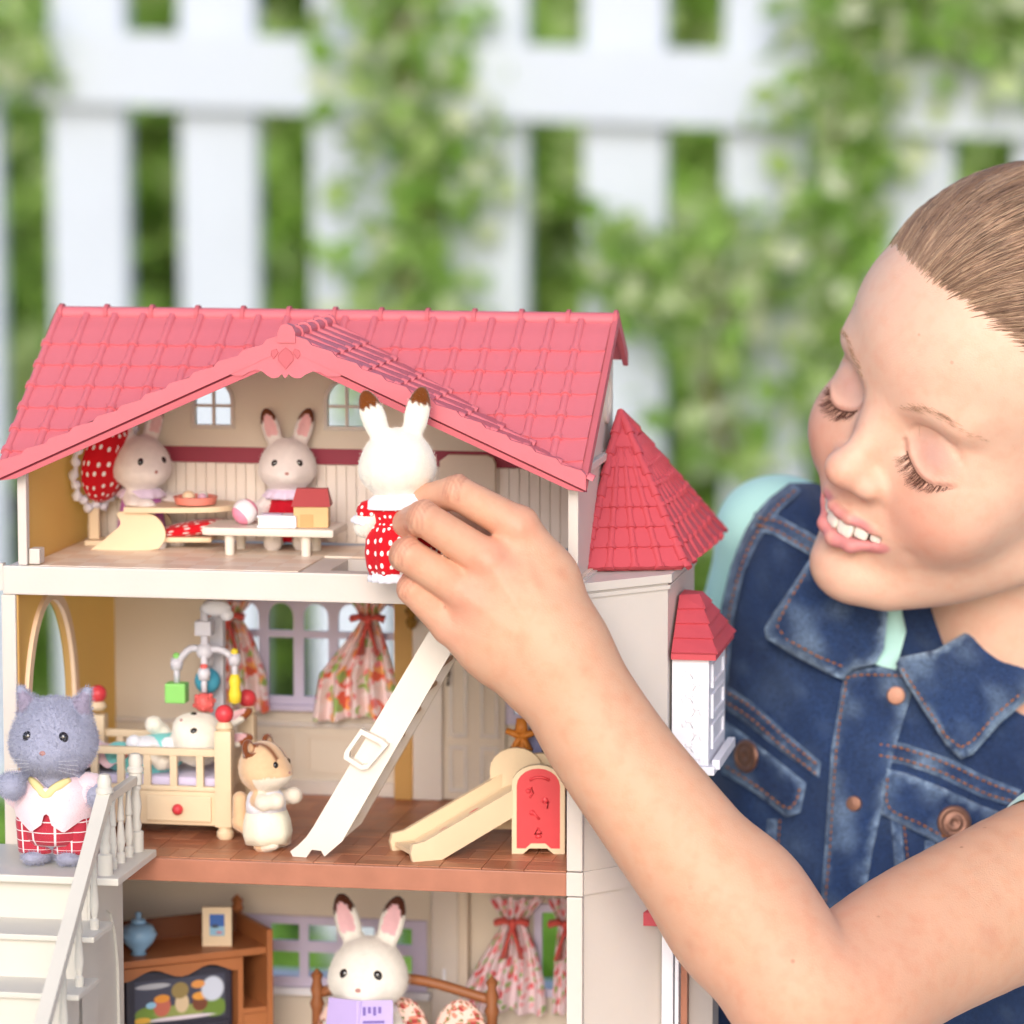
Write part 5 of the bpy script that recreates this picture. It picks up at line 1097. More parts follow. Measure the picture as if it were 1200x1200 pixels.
    if fur:
        rs = np.random.RandomState(1); idx = rs.randint(0, len(V_), fur); N_ = np.zeros_like(V_); fn2 = np.cross(V_[F_[:, 1]] - V_[F_[:, 0]], V_[F_[:, 2]] - V_[F_[:, 0]])
        for k in range(4):
            for c in range(3): N_[:, c] += np.bincount(F_[:, k], fn2[:, c], minlength=len(V_))
        N_ /= np.linalg.norm(N_, axis=1)[:, None] + 1e-9; p = V_[idx] + rs.normal(0, .35, (fur, 3)); d = N_[idx] + rs.normal(0, .35, (fur, 3)); sd = np.cross(d, rs.normal(size=(fur, 3))); sd /= np.linalg.norm(sd, axis=1)[:, None] + 1e-9; ln = rs.uniform(.5, 1.3, fur)[:, None] * furlen
        tri = np.stack([p - sd * .08, p + sd * .08, p + d * ln], 1).reshape(-1, 3); cc = np.repeat(col[idx] * rs.uniform(.86, 1.2, (fur, 1)), 3, 0)
        f = link('fur', np_mesh('fur', tri * s, np.arange(fur * 3).reshape(-1, 3), flock(), cc), o); f['kind'] = 'stuff'
    return o
def lathe_part(name, prof, material, parent, s=1, n=40, sx=1, sy=1, c=(0, 0, 0), wob=None, smooth=True):
    return MB().lathe([(r * s, z * s) for r, z in prof], n, c=tuple(q * s for q in c), sx=sx, sy=sy, wob=wob).build(name, material, parent, smooth)
RED, WHITE = srgb(206, 20, 34), srgb(240, 238, 240)
def build_animals():
    polka = dots_mat('red_polka_cotton', RED, srgb(246, 240, 236), 24, .21, .45, 8.5); polk_s = dots_mat('red_polka_sleeve', RED, srgb(246, 240, 236), 9, .21, .4, 4.5); lace = mat('white_lace', srgb(238, 236, 246), .85, .2, .04, 60, .4, 900, sheen=.4)
    lil = mat('lilac_ruffle', srgb(226, 208, 232), .85, .2, .04, 60, .3, 800, sheen=.4); redc = mat('red_cotton', srgb(190, 18, 40), .85, .2, .08, 60, .3, 900, sheen=.3)
    cream = srgb(244, 236, 222); choc = srgb(116, 62, 24); pinki = srgb(236, 186, 190)
    # --- the rabbit in the child's hand, seen from behind
    u0, w0 = hp(470, 672, -24)
    a = critter('toy_rabbit', "cream toy rabbit in a red polka dot dress held in the child's hand", 'toy rabbit', (u0 + 1.2, -24, w0 - 1.5), R(180 + 18), 1.0, main=cream, tip=choc, inner=pinki, arms=((15.5, -2, 23), (-16.5, -2, 23)), tilt=(3, 0))
    wv = lambda A, t: 1 + .05 * math.sin(9 * A) * (1 - t) + .02 * math.sin(5 * A)
    d = lathe_part('dress', [(14.6, 2.4), (15.6, 6), (16.2, 12), (15.4, 18), (12.8, 23), (11.6, 25), (12.4, 28), (12.8, 32), (10.5, 35.5)], polka, a, n=60, sy=.92, wob=wv)
    lathe_part('lace_hem', [(15.0, -.8), (15.4, 1), (14.8, 3.0), (13.8, 3.2)], lace, a, n=96, sy=.93, wob=lambda A, t: 1 + .055 * math.sin(20 * A) * (1 - t) + .05 * math.sin(9 * A) * (1 - t) * .6)
    lathe_part('collar', [(14.6, 31), (15.2, 31.6), (14, 34.5), (10.5, 37), (8, 37)], lace, a, n=60, sy=.9, wob=lambda A, t: 1 + .03 * math.sin(6 * A) * (1 - t))
    for q in (-1, 1):
        MB().ball((q * 13.6, -.5, 29.5), (5.6, 5.4, 5.4), 18).build('puff_sleeve', polk_s, a, True)
        T = Matrix.Translation((q * 15.6, -1.6, 25.3)) @ Matrix.Rotation(R(q * -18), 4, 'Y'); MB().lathe([(5.6, -1.6), (6.2, -.6), (5.0, 1.6)], 40, T=T, wob=lambda A, t: 1 + .07 * math.sin(11 * A) * (1 - t)).build('lace_cuff', lace, a, True)
    MB().ball((5.5, -11.5, 34), (4, 2, 2.4), 12).ball((-5.5, -11.5, 34), (4, 2, 2.4), 12).ball((0, -12, 34), (1.6, 1.6, 1.6), 10).build('bow', lil, a, True)
    # --- rabbit behind the low table
    u0, w0 = hp(337, 545, 88)
    b = critter('toy_rabbit', 'white toy rabbit in a red dress with lilac collar behind the low attic table', 'toy rabbit', (u0, 88, w0 - 51 * .8 + 1), R(12), .8, main=srgb(236, 226, 222), tip=srgb(110, 62, 36), inner=srgb(236, 184, 186), sit=True, arms=((17, -10, 24), (-16.5, -7, 20)))
    lathe_part('dress', [(13.5, 6), (14, 12), (12.4, 22), (11, 29), (9.5, 34.5)], redc, b, .8, n=40); lathe_part('collar', [(14, 30.8), (14.6, 32), (12, 35.5), (8, 36.5)], lil, b, .8, n=72, wob=lambda A, t: 1 + .06 * math.sin(14 * A) * (1 - t))
    # --- rabbit in the rocker seat
    u0, w0 = hp(165, 548, 82)
    c = critter('toy_rabbit', 'white toy rabbit in a lilac romper sitting in the rocker seat', 'toy rabbit', (u0, 82, w0 - 51 * .84 + 3), R(66), .84, main=srgb(242, 232, 228), tip=srgb(110, 62, 36), inner=srgb(238, 196, 196), sit=True, headyaw=-22, arms=((14, -15, 27), (-13, -15, 27)))
    lathe_part('romper', [(13, 6), (13.6, 14), (12, 24), (11, 30), (9.5, 34.5)], mat('magenta_romper', srgb(196, 110, 190), .85, .2, .08, 50, .3, 900, sheen=.3), c, .84, n=40); lathe_part('collar', [(13, 31), (13.6, 32.4), (11, 35.5), (8, 36.5)], lil, c, .84, n=60, wob=lambda A, t: 1 + .06 * math.sin(12 * A) * (1 - t))
    # --- grey cat on the stair landing
    g = critter('toy_cat', 'grey flocked toy cat in pink felt vest and red checked trousers on the landing', 'toy cat', (-223.5, -38, 11.2), R(2), 1.13, 'cat', main=srgb(168, 170, 192), inner=srgb(150, 130, 152), arms=((18.5, -5, 28), (-13.5, -15, 33)), fur=60000, furlen=1.0)
    felt = mat('pink_felt', srgb(246, 216, 224), .95, .1, .05, 80, .6, 1500, sheen=.6); s = 1.1
    def vest(a_, t):
        an = 2 * math.pi * a_; fr = -math.sin(an); sd = math.cos(an)
        hem = 19.5 - (4.8 * (1 - abs(abs(sd) - .42) / .42) if fr > 0 and abs(sd) < .84 else 0) + (3 if fr > 0 and abs(sd) < .08 else 0); z = hem + (36 - hem) * t
        r = (15.6 - 1.2 * t + 1.6 * math.sin(math.pi * t)) if t < .8 else 15.3 - (t - .8) * 26
        nk = 0
        if fr > .5 and t > .8: z -= (t - .8) * 22 * max(0, 1 - abs(sd) / .55)
        return (r * sd * s * 1.02, r * math.sin(an) * s * .92, z * s)
    MB().grid(vest, 96, 14, True).build('felt_vest', felt, g, True)
    for q in (-1, 1):
        T = Matrix.Translation((q * 14.5 * s, -1.5 * s, 29.5 * s)) @ Matrix.Rotation(R(q * 42), 4, 'Y'); MB().lathe([(6.4 * s, -5 * s), (7.2 * s, -1 * s), (6.4 * s, 5 * s), (3 * s, 7.5 * s)], 30, T=T).build('sleeve', felt, g, True)
    MB().tube(smooth_path([(-9, -8.5, 39), (-3.5, -14.2, 36), (0, -15.4, 33), (3.5, -14.2, 36), (9, -8.5, 39)], 5), [1.2, 1.5, 1.9, 2, 2, 2, 2, 2, 2, 2, 2, 2, 2, 2, 2, 2, 2, 2, 1.9, 1.5, 1.2], 6).build('yellow_collar', mat('yellow_cotton', srgb(240, 222, 160), .85, .2), g, True)
    M_ = mat('checked_cotton', srgb(186, 56, 72), .9, .15, .1, 60, .3, 900, sheen=.3); nn = M_.node_tree.nodes; LL = M_.node_tree.links; uv = nn.new('ShaderNodeUVMap'); bb = nn['Principled BSDF']; old = bb.inputs['Base Color'].links[0].from_socket
    sp = nn.new('ShaderNodeSeparateXYZ'); LL.new(uv.outputs[0], sp.inputs[0]); prev = old
    for k, (ax, sc_) in enumerate((('X', 9), ('Y', 5))):
        mu = nn.new('ShaderNodeMath'); mu.operation = 'MULTIPLY'; mu.inputs[1].default_value = sc_; LL.new(sp.outputs[ax], mu.inputs[0]); fr = nn.new('ShaderNodeMath'); fr.operation = 'FRACT'; LL.new(mu.outputs[0], fr.inputs[0])
        lt = nn.new('ShaderNodeMath'); lt.operation = 'LESS_THAN'; lt.inputs[1].default_value = .1; LL.new(fr.outputs[0], lt.inputs[0]); mx = nn.new('ShaderNodeMixRGB'); LL.new(lt.outputs[0], mx.inputs[0]); LL.new(prev, mx.inputs[1]); mx.inputs[2].default_value = (*srgb(238, 222, 224), 1); prev = mx.outputs[0]
    LL.new(prev, bb.inputs['Base Color'])
    for q in (-1, 1): lathe_part('trouser_leg', [(8.6, 4.6), (8.9, 7), (9.2, 12), (9.6, 17), (8.5, 22)], M_, g, s, n=36, c=(q * 7.0, 0, 0), wob=lambda A, t: 1 + .04 * math.sin(5 * A))
    lathe_part('trouser_waist', [(11.8, 8.5), (13.6, 11), (14.4, 16), (13.8, 22), (12, 26)], M_, g, s, n=40, sy=.88)
    wk = MB()
    for q in (-1, 1):
        for k in range(4): wk.tube([(q * 6 * s, -17 * s, (44.5 - k * 1.2) * s), (q * 14 * s, -17 * s, (45 - k * 2) * s)], .06, 4)
    wk.build('whiskers', mat('whisker', srgb(230, 230, 235), .5, .3), g)
    # --- striped squirrel beside the crib
    sq = critter('toy_squirrel', 'tan toy squirrel with brown stripes in a pale apron beside the crib', 'toy squirrel', (-142, 26, 6.9), R(72), .76, 'squirrel', main=srgb(228, 190, 150), tip=srgb(128, 70, 40), inner=srgb(236, 200, 180), arms=((10, -14, 31), (-10, -14, 31)), tilt=(0, -4))
    lathe_part('apron_skirt', [(13.4, 4), (14.8, 10), (14.2, 17), (12.4, 23), (11.6, 24)], mat('ivory_cotton', srgb(240, 236, 214), .85, .2, .04, 60, .3, 900, sheen=.3), sq, .76, n=40, wob=lambda A, t: 1 + .04 * math.sin(6 * A) * (1 - t)); lathe_part('blouse', [(12.2, 23), (12, 28), (10.8, 33), (9, 35.5)], lace, sq, .76)
    # --- baby lying in the crib
    u0, w0 = hp(236, 866, 62)
    Zc = np.array([.93, .02, .36]); Zc /= np.linalg.norm(Zc); Fr = np.array([-.42, -.55, .72]); Fr -= (Fr @ Zc) * Zc; Fr /= np.linalg.norm(Fr); Yc = -Fr; Xc = np.cross(Yc, Zc)
    ft = np.array([u0, 62, w0]) - Zc * 51 * .8
    bb_ = critter('toy_rabbit', 'cream baby toy rabbit in a mint suit lying in the crib', 'toy rabbit', tuple(ft), 0, .8, main=srgb(244, 236, 222), tip=srgb(140, 74, 36), inner=pinki, arms=((13, -12, 26), (-13, -12, 26)))
    bb_.rotation_euler = (Matrix.Rotation(-YAW, 3, 'Z') @ Matrix(np.stack([Xc, Yc, Zc], 1).tolist())).to_euler()
    lathe_part('suit', [(10, 2), (13.4, 8), (13.6, 18), (11.6, 28), (9.5, 35)], mat('mint_suit', srgb(130, 214, 210), .9, .15, .05, 50, .3, 900, sheen=.4), bb_, .8)
    # --- small grey one behind the slide
    u0, w0 = hp(641, 878, 96)
    e = critter('toy_cat', 'small blue grey toy cat partly hidden behind the slide and the arm', 'toy cat', (u0 + 1, 96, w0 - 51 * .82), R(-28), .82, 'cat', main=srgb(140, 144, 186), inner=srgb(150, 140, 170), arms=((17, -4, 20), (-15, -10, 34)))
    u1, w1 = hp(611, 868, 84); t = hthing('orange_toy', 'small orange star shaped toy beside the grey cat behind the slide', 'toy', u1, 84, w1 - 12); om = mat('orange_plastic', srgb(206, 128, 52), .5, .35, .08)
    for k in range(5):
        an = R(90 + 72 * k); MB().tube([(0, 0, 14), (7.5 * math.cos(an), 0, 14 + 8.5 * math.sin(an))], [3.4, 2.4], 8, flat=.6).build('point', om, t, True)
    MB().tube([(0, 0, 14), (3, 1, -3)], [2.2, 2], 8).build('stick', om, t, True)
    # --- reading rabbit downstairs
    u0, w0 = hp(432, 1137, 78)
    rb = critter('toy_rabbit', 'white toy rabbit with dark ear rims reading a purple book downstairs', 'toy rabbit', (u0, 78, w0 - 51 * 1.12), R(-2), 1.12, main=srgb(240, 236, 228), tip=srgb(84, 46, 32), inner=srgb(238, 190, 196), sit=True, arms=((13, -18, 25), (-13, -18, 25)))
    fl = floral_mat('orange_floral_cotton', srgb(246, 214, 170), [(srgb(226, 110, 60), 1, .3), (srgb(240, 150, 120), 1.4, .28), (srgb(130, 160, 70), 1.7, .24)], 9); lathe_part('dress', [(15.5, 4), (15.8, 14), (13.4, 24), (12.4, 30), (9.5, 35)], fl, rb, 1.12); lathe_part('collar', [(12.6, 33), (12, 35.5), (8.5, 36.8)], lace, rb, 1.12)
    MB().ball((0, -13.5 * 1.12, 31.5 * 1.12), (4.5, 2, 2.6), 12).build('bow', mat('green_bow', srgb(160, 196, 90), .8, .2), rb, True)
    bk = hthing('open_book', 'purple open book held by the rabbit downstairs', 'book', u0, 78 - 27, hp(432, 1185, 55)[1] - 19); pu = mat('purple_cover', srgb(186, 168, 222), .5, .35, .04)
    for q in (-1, 1):
        T = Matrix.Rotation(R(q * 14), 4, 'Z') @ Matrix.Rotation(R(-14), 4, 'X'); MB().box(min(0, q * 17), max(0, q * 17), -.6, .6, 0, 24, T=T).build('cover', pu, bk); MB().box(min(q * .4, q * 16), max(q * .4, q * 16), .7, 2.2, 1, 23, T=T).build('pages', mat('paper', srgb(244, 240, 230), .8, .2), bk)
    T = Matrix.Rotation(R(14), 4, 'Z') @ Matrix.Rotation(R(-14), 4, 'X'); mk = MB()
    for k, (x, w_) in enumerate(((3, 1.4), (5.4, 1.4), (7.8, 1.4), (10.2, 1.4))): mk.box(x, x + w_, -.9, -.65, 17 + (k % 2), 21, T=T)
    mk.box(3, 13, -.9, -.65, 13.4, 14.6, T=T).box(3, 11, -.9, -.65, 10.4, 11.4, T=T); mk.build('cover_print', mat('violet_print', srgb(116, 96, 170), .6, .3), bk)
# ================================================================ FURNITURE AND SMALL TOYS
def build_furniture():
    wood = mat('pale_wood_plastic', srgb(232, 208, 174), .45, .38, .06, 40, .1, 300); ivory = mat('ivory_plastic', srgb(230, 220, 208), .42, .4, .03, 40, .06, 400)
    polka = dots_mat('red_polka_back', RED, srgb(246, 240, 236), 16, .2, .4, 10); polka2 = dots_mat('red_polka_cushion', RED, srgb(246, 240, 236), 14, .2, .4, 7); lace = mat('white_lace', srgb(238, 236, 246)); redp = mat('red_plastic', srgb(218, 66, 74), .4, .45, .05, 60, .06, 400)
    wht = mat('white_plastic', srgb(238, 238, 246))
    # ---- rocker seat in the attic
    t = hthing('rocker_seat', 'beige toy rocker seat with red polka dot padding in the attic', 'rocker seat', -206, 76, 138.5, R(8))
    side = smooth_path([(-24, 0), (4, 0), (9, 2.5), (11, 7), (9, 13), (3, 17.2), (-11, 17.6), (-10, 12), (-16, 6)], 4)
    for y in (-14, 12): MB().plate([(p[0] - 6, p[1]) for p in side], [], y, y + 2.4).build('side_panel', wood, t)
    MB().box(-8, 26, -10, 10, 3, 5.4, ch=.8).build('footrest', wood, t)
    tray = smooth_path([(-14, -17), (10, -17.5), (28, -14), (36, -6), (37, 3), (33, 11), (22, 15), (-12, 15)], 5)
    MB().plate([(p[0], p[1]) for p in tray], [], 17.8, 20.2, 'uv').build('tray', wood, t)
    MB().box(-34, -29, 8, 13, 0, 30, ch=.8).box(-35, -24, 0, 15, 0, 2.4, ch=.5).build('post', wood, t)
    T = Matrix.Translation((-24, 3, 40)) @ Matrix.Rotation(R(-42), 4, 'Z') @ Matrix.Rotation(R(16), 4, 'Y'); MB().ball((0, 0, 0), (5.5, 15, 21), 28, T=T).build('back_cushion', polka, t, True)
    T2 = T @ Matrix.Translation((-2.5, 0, 0)); pts = [T2 @ Vector((0, 17.5 * math.cos(a) * (1 + .05 * math.sin(13 * a)), 24 * math.sin(a) * (1 + .05 * math.sin(13 * a)))) for a in [2 * math.pi * k / 90 for k in range(91)]]
    MB().tube(pts, [1.9 + .9 * math.sin(k * 1.7) for k in range(91)], 6, caps=False).build('lace_trim', lace, t, True)
    T = Matrix.Translation((16, -1, 8.6)) @ Matrix.Rotation(R(-9), 4, 'Y'); MB().ball((0, 0, 0), (18, 10, 3.6), 28, T=T).build('seat_cushion', polka2, t, True)
    b = hthing('toy_bowl', 'pink toy bowl of food on the rocker tray', 'bowl', -187, 72, 158.9); MB().lathe([(6, 0), (9.4, .6), (10.4, 4), (9.4, 4.2), (8.4, 2), (.01, 1.8)], 28).build('bowl', mat('coral_plastic', srgb(232, 140, 124), .4, .4), b, 50)
    for x, y, r_, c in ((-3, -1, 3.2, srgb(246, 216, 180)), (3, 2, 2.6, srgb(240, 236, 228)), (4, -3, 2.2, srgb(214, 170, 190))): MB().ball((x, y, 4), (r_, r_, r_ * .8), 12).build('food', mat('food_%d' % int(r_ * 10), c, .6, .3), b, True)
    # ---- low table and its toys
    t = hthing('low_table', 'low cream toy table in front of the attic rabbit', 'table', -147, 62, 138.5)
    MB().box(-31, 31, -14, 17, 9.2, 13, ch=1.2).build('table_top', ivory, t)
    for x in (-19, 17):
        for y in (-9, 12): MB().lathe([(2.2, 0), (2.4, 9.1)], 14, c=(x, y, 0)).build('leg', ivory, t, 50)
    u_, w_ = hp(287, 600, 60); bl = hthing('toy_ball', 'pink and white toy ball on the low table', 'ball', u_, 60, 151.6 + 6); M_ = mat('ball_pattern', srgb(244, 236, 240), .4, .4); nn = M_.node_tree.nodes; LL = M_.node_tree.links; tc = nn.new('ShaderNodeTexCoord'); wv = nn.new('ShaderNodeTexWave'); wv.inputs['Scale'].default_value = 32; wv.bands_direction = 'DIAGONAL'; LL.new(tc.outputs['Object'], wv.inputs['Vector']); gt = nn.new('ShaderNodeMath'); gt.operation = 'GREATER_THAN'; gt.inputs[1].default_value = .6; LL.new(wv.outputs['Fac'], gt.inputs[0]); mx = nn.new('ShaderNodeMixRGB'); LL.new(gt.outputs[0], mx.inputs[0]); bs = nn['Principled BSDF']; LL.new(bs.inputs['Base Color'].links[0].from_socket, mx.inputs[1]); mx.inputs[2].default_value = (*srgb(238, 150, 178), 1); LL.new(mx.outputs[0], bs.inputs['Base Color'])
    MB().ball((0, 0, 0), 6, 24).build('ball', M_, bl, True)
    u_, w_ = hp(325, 618, 54); bk = hthing('toy_book', 'thick white toy book on the low table', 'book', u_, 56, 151.6, R(4)); MB().box(-9, 9, -6, 6, 0, 1, ch=.3).box(-9, 9, -6, 6, 4.6, 5.6, ch=.3).box(8.4, 9.2, -6, 6, .5, 5, ch=.2).build('cover', wht, bk); MB().box(-8.4, 8.2, -5.5, 5.5, 1.05, 4.55).build('pages', mat('paper', srgb(244, 240, 230), .8, .2), bk); MB().box(-7, 2, -3, 3, 5.65, 5.95).build('cover_picture', mat('mauve_print', srgb(206, 190, 214), .6, .3), bk)
    u_, w_ = hp(362, 600, 58); th = hthing('toy_house', 'tiny wooden toy house with a red roof on the low table', 'toy house', u_ + 1, 60, 151.6, R(8)); wd = mat('golden_wood', srgb(222, 184, 132), .5, .3, .1, 60)
    MB().box(-8, 8, -6, 6, 0, 9.6, ch=.3).build('walls', wd, th); MB().add([(-9, -7, 9.7), (9, -7, 9.7), (9, 7, 9.7), (-9, 7, 9.7), (-7, -2, 17.5), (7.4, -2, 17.5), (7.4, 3, 17.5), (-7, 3, 17.5)], [(0, 1, 2, 3), (0, 4, 5, 1), (1, 5, 6, 2), (2, 6, 7, 3), (3, 7, 4, 0), (4, 7, 6, 5)]).build('roof', mat('brick_red_plastic', srgb(176, 74, 76), .5, .3), th)
    MB().box(-5, 1, -6.5, -6.1, 0, 6).build('door', mat('tan_wood', srgb(206, 166, 112), .5, .3), th)
    # ---- crib
    t = hthing('crib', 'pale wooden toy crib with drawers and red knobs', 'crib', -200, 66, 6.9, R(0)); X0, X1, Y0, Y1 = -40, 33, -22, 22
    for x in (X0, X1):
        for y in (Y0, Y1):
            MB().lathe([(3, 0), (4, 1.4), (4, 3.5), (3.2, 4.4), (3.2, 6)], 14, c=(x, y, 0)).box(x - 4, x + 4, y - 4, y + 4, 6, 51 if x > 0 else 49, ch=.8).lathe([(3.4, 51), (4.4, 52.5), (3, 55)], 14, c=(x, y, 0)).build('post', wood, t, 40)
            MB().ball((x, y, 58.6), 4.3, 18).build('knob_ball', redp, t, True)
    MB().box(X0, X1, Y0 - 1, Y1 + 1, 6, 22, ch=.8).build('drawer_case', wood, t)
    for a, b_ in ((X0 + 5, -8), (-4, X1 - 6)):
        d = MB().box(a, b_, Y0 - 2.6, Y0 - 1.1, 8, 20, ch=.6).build('drawer', wood, t); MB().ball(((a + b_) / 2, Y0 - 4.4, 14), 2.6, 14).build('drawer_knob', redp, d, True)
    for y in (Y0, Y1):
        MB().box(X0 + 4, X1 - 4, y - 1.8, y + 1.8, 38.5, 42, ch=.6).build('rail', wood, t); MB().box(X0 + 4, X1 - 4, y - 1.8, y + 1.8, 22.1, 24.4, ch=.5).build('rail', wood, t)
        for k in range(5): x = X0 + 11 + k * 12.6; MB().box(x - 1.7, x + 1.7, y - 1.4, y + 1.4, 24.3, 38.6, ch=.3).build('slat', wood, t)
    for x in (X0, X1): MB().box(x - 1.5, x + 1.5, Y0 + 4, Y1 - 4, 22.2, 42, ch=.5).build('end_panel', wood, t)
    MB().box(X0 + 3, X1 - 3, Y0 + 3, Y1 - 3, 22.2, 28, ch=2.2).build('mattress', mat('lilac_mattress', srgb(214, 204, 232), .85, .2, .04, 40, .2, 300, sheen=.3), t)
    pb = hthing('crib_blanket', 'pink crib blanket bunched at the foot of the crib', 'blanket', -230, 62, 35); MB().grid(lambda s, q: ((s - .5) * 22 + 1.5 * math.sin(q * 9), (q - .5) * 30, 4 + 9 * math.sin(math.pi * s) * math.sin(math.pi * q) + 1.3 * math.sin(s * 14 + q * 5)), 22, 22).build('blanket', mat('pink_fleece', srgb(240, 200, 208), .95, .1, .05, 60, .5, 900, sheen=.5), pb, True)
    u_, w_ = hp(172, 872, 58); ts = hthing('plush_toy', 'small white plush toy with mint and coral trim lying in the crib', 'plush toy', u_, 58, w_ - 8)
    wf = mat('white_fleece', srgb(240, 240, 246), .95, .1, .04, 80, .6, 900, sheen=.6); MB().ball((0, 0, 4), (11, 9, 8), 18).ball((11, -1, 8), (4.5, 4, 4), 12).ball((-5, -4, 9), (4, 4, 4), 12).build('body', wf, ts, True); MB().ball((-13, -1, 2), (8, 8, 7), 16).build('skirt', mat('mint_suit', srgb(130, 214, 210)), ts, True); MB().ball((-9.5, -7, 4), (2.4, 1.4, 2.4), 10).build('trim', mat('coral_plastic', srgb(232, 140, 124)), ts, True)
    # mobile standing behind the crib
    mg = mat('pale_grey_plastic', srgb(214, 212, 222), .4, .4, .03, 40, .05, 300)
    ub, wb = hp(255, 760, 92); mo = hthing('crib_mobile', 'pale grey crib mobile with four hanging toys', 'mobile', ub, 92, 6.9)
    zt = hp(243, 712, 92)[1] - 6.9
    MB().box(-3.4, 3.4, -3, 3, 0, zt - 4, ch=.8).box(-8, 8, -8, 8, 0, 3, ch=.8).build('pole', mg, mo); cx, cy = hp(240, 763, 72)[0] - ub, -20
    za = hp(240, 763, 72)[1] - 6.9
    MB().tube(smooth_path([(0, 0, zt - 5), (-1, -6, zt + 3), (cx, cy, zt + 2)], 6), 2.4, 8).tube([(cx, cy, zt + 2), (cx, cy, za - 5)], 2.0, 8).box(cx - 4, cx + 4, cy - 4, cy + 4, zt - 10, zt - 3, ch=.8).ball((cx, cy, za), 4.2, 14).build('hanger', mg, mo, True)
    MB().ball((cx + 6, cy - 1, zt + 3), (7.5, 3.5, 3.8), 14).ball((cx + 11, cy - 1, zt), (3.5, 2.6, 3), 10).build('bird', wht, mo, True)
    def drop(px, py0, py1, nm, colr, shape):
        x, z0 = hp(px, py0, 72); z1 = hp(px, py1, 72)[1]; x -= ub; z0 -= 6.9; z1 -= 6.9; yy = cy + (8 if nm == 'blue' else (-3 if nm == 'coral' else 0))
        MB().tube(smooth_path([(cx, cy, za), ((cx + x) / 2, (cy + yy) / 2, za + 1), (x, yy, z0)], 4), 1.7, 8).lathe([(2.6, z0 - 3), (3.1, z0), (2.6, z0 + 2.4)], 12, c=(x, yy, 0)).tube([(x, yy, z0), (x, yy, z1 + 5)], 1.5, 8).build('arm', mg, mo, True)
        cm = mat(nm + '_mobile', colr, .45, .4); MB().ball((x, yy, z0 + 3.4), (1.9, 1.9, 1.6), 10).build('cap', cm, mo, True)
        b2 = MB()
        if shape == 'cube': b2.box(x - 5, x + 5, yy - 4, yy + 4, z1 - 4.5, z1 + 5, ch=1)
        elif shape == 'ball': b2.ball((x, yy, z1), 6.2, 18)
        elif shape == 'bear': b2.lathe([(.1, -7), (2.8, -6), (3.2, -2), (2.4, 1), (3, 4), (2, 7), (.1, 8)], 12, c=(x, yy, z1))
        else:
            b2.ball((x, yy, z1), (5, 4, 4.6), 14)
            for k in range(14): a1 = R(k * 137.5); z_ = (k / 13 - .5) * 7; b2.ball((x + 4.6 * math.cos(a1) * math.sqrt(1 - (z_ / 5) ** 2), yy + 3.7 * math.sin(a1) * math.sqrt(1 - (z_ / 5) ** 2), z1 + z_), 1.3, 6)
        b2.build('hanging_toy', cm, mo, True if shape != 'cube' else None)
    drop(207, 777, 812, 'green', srgb(140, 210, 110), 'cube'); drop(241, 788, 822, 'coral', srgb(222, 100, 96), 'bumpy'); drop(238, 776, 801, 'blue', srgb(78, 168, 200), 'ball'); drop(275, 772, 808, 'yellow', srgb(240, 214, 60), 'bear')
    # ---- ladder
    t = hthing('ladder', 'cream toy ladder leaning up to the attic', 'ladder', 0, 0, 0)
    poly = [hp(x, y, 12) for x, y in ((341, 997), (350, 990), (360, 980), (368, 968), (500, 745), (515, 722), (546, 722), (536, 752), (402, 985), (381, 1003), (377, 996), (366, 995), (360, 1004), (344, 1003))]
    for v_ in (10.5, 50): MB().plate(poly, [], v_, v_ + 2.6).build('stringer', ivory, t)
    a = np.array(hp(372, 985, 12)); b_ = np.array(hp(524, 742, 12)); shw = mat('ladder_step', srgb(206, 168, 134), .45, .35)
    for k in range(8):
        p = a + (b_ - a) * ((k + .6) / 8); MB().box(p[0] - 5, p[0] + 6, 13.2, 49.8, p[1] - .9, p[1] + .9, ch=.3).build('step', shw, t)
    q = [hp(x, y, 9) for x, y in ((424, 853), (450, 866), (456, 872), (432, 900), (424, 901), (404, 888), (405, 880))]; cxq = np.mean([p[0] for p in q]); cyq = np.mean([p[1] for p in q])
    MB().plate(q, [[((p[0] - cxq) * .74 + cxq, (p[1] - cyq) * .74 + cyq) for p in q]], 6.5, 10.4).build('bracket', ivory, t)
    # ---- slide
    t = hthing('toy_slide', 'cream toy slide with a red side panel', 'slide', -19, 37, 6.9, R(8)); Ht = 44
    pan = [(-12, 0), (-7, 0), (-4, 2.6), (4, 2.6), (7, 0), (12, 0), (12, 30)] + [(12 * math.cos(x), 32 + 9 * math.sin(x)) for x in [math.pi * k / 10 for k in range(0, 11)]] + [(-12, 30)]
    inn = [((p[0]) * .82, (p[1] - 19) * .9 + 19.6) for p in pan]
    MB().plate(pan, [], 0, 3).plate(pan, [inn], -.9, -.02).build('side_panel', wood, t); rp = MB().plate(inn, [], -.5, -.02).build('red_panel', redp, t)
    rel = MB()   # raised marks on the red panel
